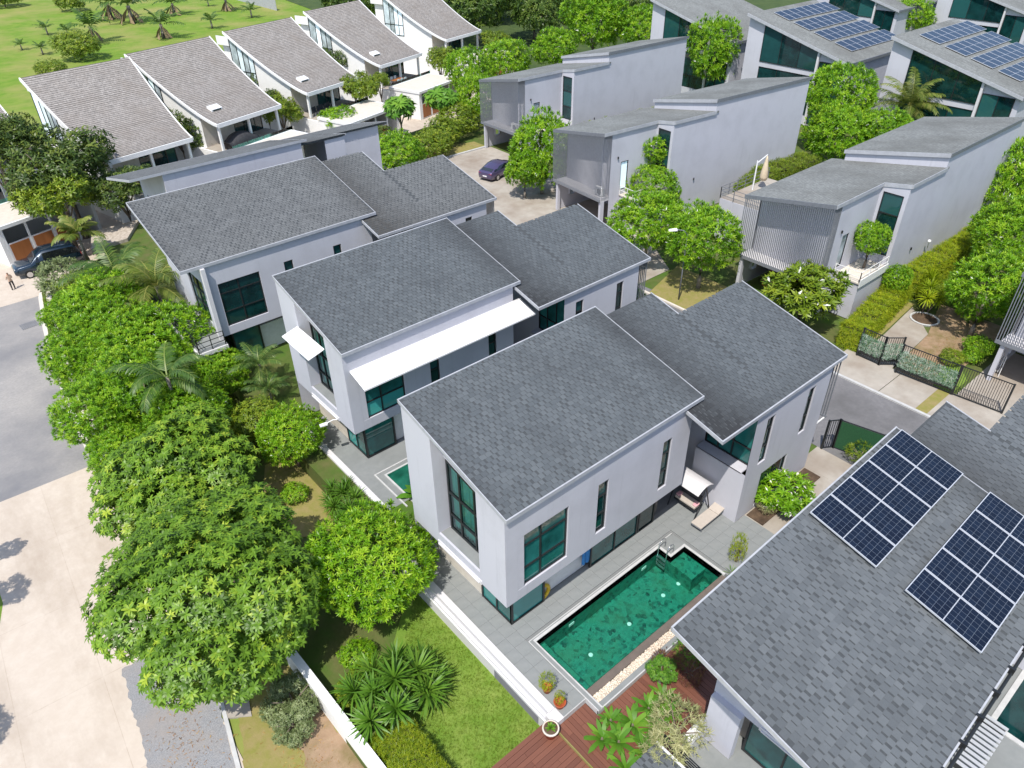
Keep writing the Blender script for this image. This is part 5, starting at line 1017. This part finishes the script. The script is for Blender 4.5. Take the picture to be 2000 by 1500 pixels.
# ---------------------------------------------------------------- boundary walls, kerbs, stone bed
t = thing('boundary_wall', 'white boundary wall between the bare verge and the hedge', 'wall', (4.62, 21.4, GZ)); MB().prism([(0, 0), (.3, 0), (.75, -13), (.4, -13)], -.1, 1.35).build('wall_body', 'white_wall', t); MB().prism([(-.03, 0), (.33, 0), (.78, -13), (.37, -13)], 1.35, 1.42).build('coping', 'white_paint', t)
t = thing('kerb_wall', 'pale sloping kerb wall along the asphalt road under the round trees', 'wall', (2.0, 41, GZ)); k = MB(); pts = [(2.75, 25.4), (1.75, 19.5), (.95, 13.2), (.35, 6), (.05, 0)]
for (x0, y0), (x1, y1) in zip(pts, pts[1:]): k.hexa([(x0-.25, y0, -.1), (x1-.25, y1, -.1), (x1+.9, y1, -.1), (x0+.9, y0, -.1)], [(x0, y0, .35), (x1, y1, .35), (x1+.9, y1, .62), (x0+.9, y0, .62)])
k.build('wall_body', 'cream_stone', t)
struct(MB().prism([(9.9, 68.5), (13.0, 68.7), (15.2, 72.4), (11.0, 72.5)], -.3, .25), 'stone_bed', 'rubble')
t = thing('field_fence', 'long pale sheet fence at the back of the green field', 'fence', (83.2, 185, GZ))
for i in range(9): MB().box(-.05, .05, i*3.2, i*3.2+3.15, 0, 2.4).build('panel', 'grey_metal' if 0 else 'fascia', t)
# ---------------------------------------------------------------- black fence with ivy, gates
def bars(par, a, b, h, step, w=.028, z0=.08, mat='frame'):
    a, b = Vector(a), Vector(b); n = max(1, int((b-a).length/step)); me = None
    for i in range(1, n):
        p = a.lerp(b, i/n)
        if me is None: mbx = MB().box(-w/2, w/2, -w/2, w/2, z0, h); me = bpy.data.meshes.new('bar'); me.from_pydata(mbx.v, [], mbx.f); me.materials.append(MATS[mat])
        o = bpy.data.objects.new('bar', me); COL.objects.link(o); o.parent = par; o.location = p
    m = MB()
    for z in (z0, h): MB().bar(a+Vector((0, 0, z)), b+Vector((0, 0, z)), .05).build('rail', mat, par)
def ivy(par, a, b, z0, z1, n, seed):
    r = np.random.default_rng(seed); a, b = np.array(a[:2]), np.array(b[:2]); s = r.random(n); P = np.stack([a[0]+(b[0]-a[0])*s, a[1]+(b[1]-a[1])*s, r.uniform(z0, z1, n)], 1); nn = np.array([-(b-a)[1], (b-a)[0]])/np.linalg.norm(b-a); nn = -nn if nn[0] > 0 else nn
    P[:, :2] += nn*r.uniform(-.02, .1, (n, 1)); Q = np.tile([nn[0], nn[1], .35], (n, 1))+r.normal(0, .3, (n, 3)); me = np_mesh('ivy_leaves', *scatter(TEMPL['small'], P, Q, .13*r.uniform(.7, 1.3, n), np.clip(r.normal(.6, .28, n), 0, 1), seed)); o = mkobj('ivy_leaves', me, 'leaf_ivy', par); o['kind'] = 'stuff'
def fence(label, a, b, h=2.1, ivyn=0, step=.13, name='metal_fence', seed=1, iz=(.5, 1.7)):
    t = thing(name, label, 'fence' if 'fence' in name else 'gate', a, 0, 'black metal fence and gate panels'); d = Vector(b)-Vector(a)
    for p in (Vector((0, 0, 0)), d): MB().box(p.x-.05, p.x+.05, p.y-.05, p.y+.05, -.05, h+.05).build('post', 'frame', t)
    bars(t, (0, 0, 0), d, h, step)
    if ivyn: MB().bar((0, 0, .42), d+Vector((0, 0, .42)), .03, .3).build('kick_panel', 'frame', t); ivy(t, (0, 0), (d.x, d.y), *iz, ivyn, seed)
    return t
fence('black metal fence panel with pale ivy next to the yellow hedge', (43.93, 16.5, .03), (43.9, 15.0, .03), 2.1, 600, seed=1)
fence('black metal gate leaf with pale ivy standing ajar', (43.9, 14.95, .03), (44.75, 14.2, .03), 2.1, 420, name='pedestrian_gate', seed=2)
fence('long black sliding gate covered in pale ivy', (43.89, 13.84, .03), (44.15, 10.45, .03), 2.1, 1500, name='sliding_gate', seed=3)
fence('black metal fence panel without ivy at the bare driveway', (44.17, 10.38, .03), (44.45, 7.6, .03), 2.1, 0, seed=4)
fence('open black gate leaf beside the side court of the pool house', (33.6, 12.95, -.03), (34.15, 12.6, -.03), 2.0, 0, name='pedestrian_gate', seed=5)
gx = fence('black gate backed with dark green mesh across the side court', (34.15, 12.55, -.03), (34.7, 10.3, -.03), 2.0, 0, name='screened_gate', seed=6)
d = Vector((.55, -2.25, 0)); q = MB(); q.hexa([(-.02, 0, .1), (d.x-.02, d.y, .1), (d.x+.0, d.y, .1), (0, 0, .1)], [(-.02, 0, 1.95), (d.x-.02, d.y, 1.95), (d.x, d.y, 1.95), (0, 0, 1.95)]); pmat('mesh_green', (.012, .06, .025), (.02, .09, .035), 12, .8); q.build('mesh_screen', 'mesh_green', gx)
tree('shrub', 'round green shrub against the screened gate', 'shrub', 34.1, 11.0, .7, .8, 'bush_small', 1, -.06, 'garden shrubs', .9, 'leaf_mango')
pr = MB().lathe([(.95, -.05), (1.0, .1), (.88, .12), (.85, .04)], 24).build('planting_ring', 'coping'); pr.location = (51.9, 15.7, 0); MB().lathe([(.84, .0), (.84, .07), (0, .12)], 24).build('soil', 'soil', pr); tag(pr, 'round kerb ring around the dracaena in the drive', 'planter')
for i, (x, y, r, lab) in enumerate(((47.6, 12.0, .8, 'low shrub in the yard behind the sliding gate'), (54.5, 13.6, 1.2, 'shrub under the leafy yard tree'), (56.2, 15.8, 1.3, 'shrub between the yard tree and the hedge'), (50.2, 11.4, 1.0, 'shrub beside the carport wall of the fenced house'), (58.0, 12.2, 1.5, 'large shrub at the back of the fenced yard'), (48.9, 11.3, .7, 'small shrub near the white rack'))):
    tree('yard_shrub', lab, 'shrub', x, y, r*.6, r, 'mango', i % 4, 0, 'shrubs in the fenced yard', .8, 'leaf_cerbera' if i % 2 else None, trunk=False)
for i, (x, y, r, lab) in enumerate(((17.4, 9.4, .75, 'leafy shrub under the eave of the solar house by the deck'), (16.3, 9.8, .6, 'leafy shrub next to the channel curb'), (12.4, 7.3, .6, 'leafy shrub between the ferns and the low shingled roof'))):
    tree('deck_shrub', lab, 'shrub', x, y, r*.3, r, 'bush_small', i % 3, -.3, 'shrubs beside the deck', .8, ('leaf_fern', 'leaf_red', 'leaf_mango')[i], trunk=False)
# ---------------------------------------------------------------- vehicles
def car(label, x, y, z, rz, paint, L=4.75, Wc=1.85, H=1.45, suv=False, group='parked cars'):
    t = thing('parked_car', label, 'car', (x, y, z), rz, group); hw = Wc/2
    if suv: prof = [(-.5, .55, .95, .0), (-.485, .4, 1.08, .0), (-.44, .34, 1.12, .86), (-.40, .34, 1.12, .97), (-.2, .34, 1.12, 1.), (.03, .34, 1.1, 1.), (.13, .34, 1.1, .86), (.25, .34, 1.12, .0), (.42, .36, 1.06, 0), (.485, .42, .92, 0), (.5, .52, .8, 0)]
    else: prof = [(-.5, .42, .78, .0), (-.49, .28, .92, .0), (-.46, .24, .98, .0), (-.36, .22, 1.0, .78), (-.2, .22, .98, .96), (-.02, .22, .95, 1.), (.1, .22, .93, .93), (.24, .22, .92, .0), (.4, .24, .84, 0), (.48, .3, .7, 0), (.5, .4, .6, 0)]
    b = MB(); rings = []
    for f, zb, zm, tp in prof:
        xx = f*L; taper = 1-.18*max(0, abs(f)-.38)/.12; w = hw*taper; zt = H*tp if tp > .3 else zm+.02; wt = w*(.76 if tp > .3 else .9)
        sec = [(-w*.92, zb), (-w, (zb+zm)/2), (-w*.97, zm), (-wt, zt), (-wt*.55, zt+.035), (wt*.55, zt+.035), (wt, zt), (w*.97, zm), (w, (zb+zm)/2), (w*.92, zb)]
        rings.append([b.p(xx, yy, zz) for yy, zz in sec])
    for r0, r1 in zip(rings, rings[1:]):
        for k in range(len(r0)): b.f.append([r0[k], r0[(k+1) % len(r0)], r1[(k+1) % len(r0)], r1[k]])
    b.f.append(rings[0][::-1]); b.f.append(rings[-1]); b.build('body', paint, t, True)
    def sec(f):
        for (f0, *a), (f1, *c) in zip(prof, prof[1:]):
            if f0 <= f <= f1:
                s = (f-f0)/(f1-f0); g_ = lambda q: (hw*(1-.18*max(0, abs(q[0])-.38)/.12), q[2], H*q[3] if q[3] > .3 else q[2]+.02, .76 if q[3] > .3 else .9)
                A, C = g_((f0, *a)), g_((f1, *c)); return [A[i]+(C[i]-A[i])*s for i in range(4)]
    fs = [q[0] for q in prof if q[3] > .3]; ff = [fs[0]-.03]+fs+[fs[-1]+.05]
    for sd, nm in ((-1, 'side_glass'), (1, 'side_glass')):
        w = MB(); P = []
        for f in ff: W_, zm, zt, k = sec(f); lo = (f*L, sd*(W_*.97-(W_*.97-W_*k)*.12+.012), zm+(zt-zm)*.12+.01); hi = (f*L, sd*(W_*.97-(W_*.97-W_*k)*.86+.012), zm+(zt-zm)*.86); P.append((lo, hi))
        for (a, c), (e, h) in zip(P, P[1:]): w.poly([a, e, h, c])
        w.build(nm, 'car_glass', t)
    for (fa, fb), nm in (((fs[-1]+.004, prof[[q[0] for q in prof].index(fs[-1])+1][0]-.012), 'windscreen'), ((prof[[q[0] for q in prof].index(fs[0])-1][0]+.012, fs[0]-.0), 'rear_window')):
        w = MB(); A, C = sec(fa), sec(fb); w.poly([(fa*L, -A[0]*A[3]*.86, A[2]+.045), (fa*L, A[0]*A[3]*.86, A[2]+.045), (fb*L, C[0]*C[3]*.86, C[2]+.045), (fb*L, -C[0]*C[3]*.86, C[2]+.045)]); w.build(nm, 'car_glass', t)
    R_ = .36 if suv else .32
    for fx in (-.31, .31):
        for sd in (-1, 1):
            w = MB(); w.tube([(fx*L, sd*(hw-.2), R_), (fx*L, sd*(hw+.012), R_)], R_, 20); wo = w.build('wheel', 'rubber', t); MB().tube([(fx*L, sd*(hw-.02), R_), (fx*L, sd*(hw+.02), R_)], R_*.66, 14).build('rim', 'steel', wo)
    for sd in (-1, 1): MB().box(L*.462, L*.487, sd*hw*.62-.16, sd*hw*.62+.16, .6 if not suv else .82, .72 if not suv else .96).build('headlight', 'lamp_white', t); MB().box(-L*.497, -L*.47, sd*hw*.62-.2, sd*hw*.62+.2, .76 if not suv else .88, .88 if not suv else 1.05).build('tail_light', 'tail_red', t); MB().box(L*.14, L*.18, sd*(hw+.0), sd*(hw+.16), .98 if not suv else 1.15, 1.1 if not suv else 1.28).build('mirror', paint, t)
    MB().box(-L*.502, -L*.495, -.26, .26, .5, .62).build('number_plate', 'lamp_white', t)
    return t
car('violet fastback car parked tail out on the court beside the tall tree', 48.3, 59.35, 0, radians(14), 'paint_violet', 5.0, 2.0, 1.5)
car('dark blue four-wheel-drive vehicle parked in front of the timber gates', 6.7, 71.5, -1.66, radians(178), 'paint_navy', 5.4, 2.1, 1.95, True)
car('red car inside the carport behind the large plumeria', 49.3, 25.4, 0, radians(180), 'paint_red', 4.4, 1.8, 1.45)
# covered car on the villa terrace
def vloc(x, y, a, b, z): return (x+a*cos(VY)-b*sin(VY), y+a*sin(VY)+b*cos(VY), z)
cc = MB(); st = []
for i in range(9):
    f = i/8; xx = -2+4*f; h = .75+.75*math.sin(pi*min(1, max(0, (f-.1)/.8)))**.6; w = .95-.15*abs(f-.5)
    st.append([cc.p(xx, yy*w, zz) for yy, zz in ((-1.05, 0), (-1, h*.5), (-.7, h*.9), (0, h), (.7, h*.9), (1, h*.5), (1.05, 0))])
for a, b in zip(st, st[1:]):
    for k in range(6): cc.f.append([a[k], a[k+1], b[k+1], b[k]])
cc.f.append(st[0]); cc.f.append(st[-1]); o = cc.build('covered_car', 'dark_fabric', None, True); o.location = vloc(27.6, 81.5, 3.0, .6, 1.54-.0); o.rotation_euler.z = VY; tag(o, 'car hidden under a black cover below the villa eave', 'car')
# furniture under the eaves
def chair(x, y, z, rz, label, group, m):
    t = thing('chair', label, 'chair', (x, y, z), rz, group); MB().box(-.24, .24, -.24, .24, .42, .48).build('seat', m, t); MB().box(-.24, .24, .2, .25, .48, .98).build('backrest', m, t)
    for a in (-.2, .2):
        for c in (-.2, .2): MB().box(a-.02, a+.02, c-.02, c+.02, 0, .42).build('leg', 'alu', t)
for k in range(7): chair(*vloc(40.9, 86.6, 1.0+k*.62, .7+.1*(k % 2), 1.53), VY, f'{ORD[k]} dark chair from the white side wall in the row under the eave', 'dark chairs under the villa eave', 'dark_fabric')
tb = thing('dining_table', 'timber dining table on the villa terrace', 'table', vloc(55.2, 92.9, 2.9, -.2, 1.53), VY); MB().box(-1.0, 1.0, -.45, .45, .7, .76).build('table_top', 'door_timber', tb)
for a in (-.9, .9):
    for c in (-.38, .38): MB().box(a-.04, a+.04, c-.04, c+.04, 0, .7).build('leg', 'white_paint', tb)
for k in range(6): chair(*vloc(55.2, 92.9, 2.1+(k % 3)*.75, -.9 if k < 3 else .55, 1.53), VY+(pi if k < 3 else 0), 'white chair at the timber table on the villa terrace', 'white chairs at the timber table', 'white_paint')
# ---------------------------------------------------------------- lamp post, person
lp = thing('street_lamp', 'grey street lamp with a pale head in front of the round street trees', 'lamp', (41.1, 29.3, 0)); MB().tube([(0, 0, -.1), (0, 0, 5.3)], [.06, .035], 8).build('post', 'slat_paint', lp, True); MB().tube([(0, 0, 5.3), (-.2, .2, 5.6), (-.7, .55, 5.7)], .03, 6).build('arm', 'slat_paint', lp, True)
MB().hexa([(-.65, .4, 5.62), (-1.15, .75, 5.62), (-1.03, .95, 5.62), (-.55, .6, 5.62)], [(-.65, .42, 5.74), (-1.1, .75, 5.72), (-1.02, .9, 5.72), (-.57, .58, 5.76)]).build('lamp_head', 'lamp_white', lp)
lp = thing('wall_lamp', 'white arm lamp below the overhang of the house with awnings', 'lamp', (12.88, 30.2, 2.3)); MB().tube([(.0, -.0, .35), (-.25, .1, .4), (-.6, .2, .3)], .025, 6).build('arm', 'lamp_white', lp); MB().hexa([(-.6, .1, .2), (-1.0, .2, .2), (-.95, .4, .2), (-.55, .3, .2)], [(-.6, .1, .3), (-1.0, .2, .27), (-.95, .4, .27), (-.55, .3, .3)]).build('lamp_head', 'lamp_white', lp)
m, tt, b = nmat('person_mat'); sx = N(tt, 'ShaderNodeSeparateXYZ'); tc = N(tt, 'ShaderNodeTexCoord'); tt.links.new(tc.outputs['Object'], sx.inputs[0]); mr = N(tt, 'ShaderNodeMapRange'); mr.inputs[2].default_value = 1.6; tt.links.new(sx.outputs[2], mr.inputs[0])
rc = ramp(tt, mr.outputs[0], [(0, (.03, .02, .02)), (.02, (.035, .03, .032)), (.5, (.035, .03, .032)), (.505, (.5, .36, .27)), (.82, (.5, .36, .27)), (.83, (.45, .26, .18)), (.94, (.45, .26, .18)), (.95, (.02, .015, .012))]); [e for e in tt.nodes if e.type == 'VALTORGB'][0].color_ramp.interpolation = 'CONSTANT'; tt.links.new(rc, b.inputs['Base Color']); b.inputs['Roughness'].default_value = .8
sk = bpy.data.meshes.new('person'); J = [(0, 0, .86, .13), (0, 0, 1.05, .12), (0, 0, 1.28, .14), (0, 0, 1.38, .055), (0, .01, 1.47, .085), (0, .02, 1.56, .08), (-.1, 0, .8, .09), (-.11, .03, .45, .065), (-.11, 0, .06, .05), (-.11, -.12, .03, .04), (.1, 0, .8, .09), (.12, .03, .45, .065), (.13, .02, .06, .05), (.13, -.1, .03, .04), (-.19, 0, 1.28, .055), (-.24, 0, 1.02, .045), (-.08, -.18, 1.1, .035), (-.02, -.2, 1.14, .03), (.19, 0, 1.28, .055), (.25, -.02, 1.02, .045), (.12, -.2, 1.12, .035), (.06, -.22, 1.16, .03)]
sk.from_pydata([j[:3] for j in J], [(0, 1), (1, 2), (2, 3), (3, 4), (4, 5), (0, 6), (6, 7), (7, 8), (8, 9), (0, 10), (10, 11), (11, 12), (12, 13), (2, 14), (14, 15), (15, 16), (16, 17), (2, 18), (18, 19), (19, 20), (20, 21)], []); po = bpy.data.objects.new('person', sk); COL.objects.link(po); sm = po.modifiers.new('skin', 'SKIN'); po.modifiers.new('sub', 'SUBSURF').levels = 1; po.modifiers['sub'].render_levels = 2
for v, j in zip(sk.skin_vertices[0].data, J): v.radius = (j[3], j[3])
sk.skin_vertices[0].data[0].use_root = True; sk.materials.append(MATS['person_mat']); po.location = (3.37, 69.25, -1.66); po.rotation_euler.z = radians(200); tag(po, 'person in a tan top and dark trousers standing by the dark blue vehicle', 'person')
# ---------------------------------------------------------------- terrace furniture
sl_ = thing('sun_lounger', 'beige sun lounger with raised head end on the pool terrace', 'sun lounger', (24.3, 13.72, 0), radians(1)); MB().box(-1.08, 1.08, -.3, .3, .24, .3).build('frame', 'grey_metal', sl_)
MB().box(-1.08, .32, -.31, .31, .3, .38).build('mattress', 'cushion', sl_, False, .02); MB().hexa([(.34, -.31, .3), (1.1, -.31, .46), (1.1, .31, .46), (.34, .31, .3)], [(.34, -.31, .38), (1.08, -.31, .54), (1.08, .31, .54), (.34, .31, .38)]).build('head_cushion', 'cushion', sl_, False, .02)
for a in (-.95, .9):
    for c in (-.26, .26): MB().box(a-.025, a+.025, c-.025, c+.025, 0, .24).build('leg', 'grey_metal', sl_)
sw = thing('garden_swing', 'garden swing seat with a grey canopy in the porch corner of the pool house', 'swing seat', (24.25, 15.05, 0)); 
cn = MB(); 
for i in range(6):
    x0, x1 = -.65+i*.2, -.65+(i+1)*.2; zf_ = lambda x: 2.05-.28*(x/.65)**2
    cn.hexa([(x0, -.95, zf_(x0)), (x1, -.95, zf_(x1)), (x1, .75, zf_(x1)), (x0, .75, zf_(x0))], [(x0, -.95, zf_(x0)+.03), (x1, -.95, zf_(x1)+.03), (x1, .75, zf_(x1)+.03), (x0, .75, zf_(x0)+.03)])
cn.build('canopy', 'parapet_white', sw); MB().box(-.3, .25, -.65, .6, .42, .55).build('seat_cushion', 'cushion', sw, False, .03); MB().box(.2, .32, -.65, .6, .55, .98).build('backrest', 'dark_fabric', sw, False, .03); MB().box(-.33, .3, -.68, .63, .34, .42).build('seat_frame', 'frame', sw)
for y in (-.55, .5): MB().box(-.22, .1, y-.12, y+.12, .55, .63).build('pillow', 'pink_cloth', sw, False, .03)
for y in (-.92, .72):
    for x in (-.65, .65): MB().bar((x, y, 0), (0, y, 2.0), .045).build('frame_leg', 'frame', sw)
fr_ = thing('swim_ring', 'yellow inflatable ring leaning inside the sliding door', 'swim ring', (14.62, 15.62, 0)); MB().tube([(.42*cos(a), 0, .46+.42*sin(a)) for a in np.linspace(0, 2*pi, 19)], .09, 8).build('ring', 'yellow_vinyl', fr_, True)
tw = MB()
for i in range(8): x0, x1 = -.3+i*.075, -.3+(i+1)*.075; y0, y1 = .04*sin(i*2), .04*sin(i*2+2); tw.poly([(x0, y0, .35), (x1, y1, .3), (x1, y1, 1.3), (x0, y0, 1.3)])
o = tw.build('hanging_towel', 'blue_cloth'); o.location = (17.3, 15.5, .2); tag(o, 'blue towel hanging inside the sliding door', 'towel')
def pot(label, x, y, z, r, h, pm, plant, L, mat, seed, rim=None):
    t = thing('flower_pot', label, 'flower pot', (x, y, z), 0, 'potted plants by the deck'); MB().lathe([(r*.7, 0), (r, h*.9), (r*1.08, h), (r*.9, h), (r*.85, h*.8), (0, h*.78)], 18).build('pot', pm, t, True)
    if rim: MB().lathe([(r*1.0, h*.82), (r*1.12, h*.86), (r*1.12, h*1.02), (r*.92, h*1.02), (r*.92, h*.8)], 18).build('rim', rim, t, True)
    if plant == 'shrub':
        me = crown('bush_small', seed % 3); me = me.copy(); me.materials.clear(); me.materials.append(MATS[mat]); o = bpy.data.objects.new('foliage', me); COL.objects.link(o); o.parent = t; o.location = (0, 0, h+L*.7); o.scale = (L*.55, L*.55, L)
    else: MB().lathe([(r*.9, h*1.0), (0, h*1.03)], 14).build('soil', 'soil', t); T = leafset(22, 10, 80, 30, .3, 2, seed, .6); me = np_mesh('foliage', T[0]*L, T[1], RNG.uniform(.2, .9, 22)[T[2]]); o = mkobj('foliage', me, mat, t); o.location = (0, 0, h)
pot('potted yellow shrub on the terrace end of the parapet wall', 11.75, 12.15, 0, .2, .3, 'terracotta', 'shrub', .62, 'leaf_yellow', 1); pot('smaller potted shrub with orange leaves beside the parapet end', 11.7, 11.35, 0, .24, .3, 'terracotta', 'shrub', .4, 'leaf_yellow', 2)
pot('red pot with a pale rim and succulents on the lower deck', 10.75, 10.85, -.34, .3, .5, 'terracotta', 'succ', .3, 'leaf_fern', 3, 'cream_stone')
um = thing('parasol', 'folded beige cantilever parasol on the roof terrace behind the hedge house', 'parasol', (55.7, 33.6, 0)); MB().tube([(0, 0, 0), (0, 0, 6.2)], .06, 8).build('pole', 'white_paint', um); MB().bar((0, 0, 6.0), (.9, -.3, 6.6), .06).build('arm', 'white_paint', um); MB().lathe([(.28, 0), (.36, .3), (.26, 1.0), (.12, 1.8), (.04, 2.1)], 10, (.9, -.3, 4.4)).build('canopy', 'beige_canvas', um, True)
t = thing('roof_terrace', 'low grey terrace block behind the slatted balcony of the hedge house', 'terrace', (52.2, 29.2, 0)); MB().box(0, 7, 0, 5.2, 0, 3.6).build('block', 'render_grey', t); MB().box(.05, 6.95, .05, 5.15, 3.6, 3.65).build('floor', 'drive_concrete', t); rail(t, [(0, 0, 3.6), (0, 5.2, 3.6), (7, 5.2, 3.6)], 1.0, 1.2)
rk = thing('metal_rack', 'white metal rack standing in the carport behind the bare fence', 'rack', (48.3, 9.3, .036), radians(20))
for a in (0, .7):
    for c in (0, .35): MB().box(a-.02, a+.02, c-.02, c+.02, 0, 1.5).build('leg', 'white_paint', rk)
for z in (.3, .9, 1.45): 
    for c in np.linspace(0, .35, 4): MB().box(0, .7, c-.012, c+.012, z, z+.025).build('wire', 'white_paint', rk)
# ---------------------------------------------------------------- around the solar house
struct(MB().box(13.62, 18.6, -6, 7.18, -.6, -.03), 'solar_house_terrace', 'tile_stone'); struct(MB().box(18.6, 30, -10, .95, -.4, -.02), 'side_terrace', 'tile_stone')
struct(MB().poly([(23.9, -6, -.012), (30, -6, -.012), (30, -.15, -.012), (23.9, -.15, -.012)]), 'side_pool_water', 'glass_dark'); 
for q in ((23.7, 30, -.15, .05), (23.7, 23.9, -6, -.15)): struct(MB().box(*q, -.2, .02), 'side_pool_coping', 'coping')
st_ = thing('slatted_bench', 'slatted dark bench at the edge of the side pool under the solar roof', 'bench', (21.0, -.6, 0))
for i in range(12): MB().box(i*.24, i*.24+.14, 0, .9, .3, .34).build('slat', 'alu', st_)
for a in (0, 2.6): MB().box(a, a+.08, .05, .85, 0, .3).build('leg', 'frame', st_)
gt_ = MB().tube([(.0, -.24, 7.66), (13.5, -.24, 7.66)], .05, 8).build('gutter_pipe', 'frame', hD)
for i in range(12): MB().box(.6+i*1.12, .68+i*1.12, -.3, -.1, 7.6, 7.86).build('bracket', 'frame', hD)
t = thing('garden_shelter', 'low shingle-roofed shelter next to the broad-leaved ferns', 'shelter', (9.8, 3.0, -.34)); rf = MB().box(0, 3.2, 0, 4.62, 1.1, 1.2).build('roof', 'roof_felt', t); MB().box(3.2, 3.28, 0, 4.62, 1.02, 1.26).build('fascia', 'white_paint', t); MB().box(.2, 3.0, .2, 4.3, 0, 1.1).build('wall', 'render_dark', t)
shingles(rf, t, None, [(0, 3.2, 0, 4.6)], lambda w: 1.2, .001, 'shingle_near', 0, lambda u, w: 0, 77)
t = thing('terrace_rail', 'black railing between the shingle-roofed shelter and the solar house terrace', 'railing', (13.5, 7.6, -.1)); rail(t, [(0, 0, 0), (0, -3.2, 0)], .95, .8, 'frame', 6)
o = MB().box(0, 1.15, 0, .35, -.5, .3).build('planter_wall', 'white_wall'); o.location = (14.3, 6.95, 0); tag(o, 'low white planter wall in front of the solar house terrace', 'wall')
for i, (x, y, z, r) in enumerate(((-6.3, 32.8, 3.0, .95), (-5.4, 36.0, 2.4, .7), (-8.4, 25.6, 2.2, 1.1))): tree('verge_tree', ('slender roadside tree throwing a dappled shadow on the concrete road', 'small roadside tree throwing a dappled shadow near the asphalt', 'roadside tree on the green verge by the concrete road')[i], 'tree', x, y, z, r, 'dark', i, -1.66, 'roadside trees on the verge', .8, 'leaf_mango')
for i, (x, y) in enumerate(((9.35, 12.2), (52.6, 19.25))):
    o = MB().lathe([(.03, 0), (.03, .5), (.1, .52), (.13, .62), (.1, .72), (.0, .75)], 12).build('garden_light', 'lamp_white', None, True); o.location = ((6.75, 12.6, GR), (57.6, 19.0, 2.6))[i]; tag(o, ('small white globe light beside the low green hedge', 'white globe light on the blank wall above the yellow hedge')[i], 'garden light')
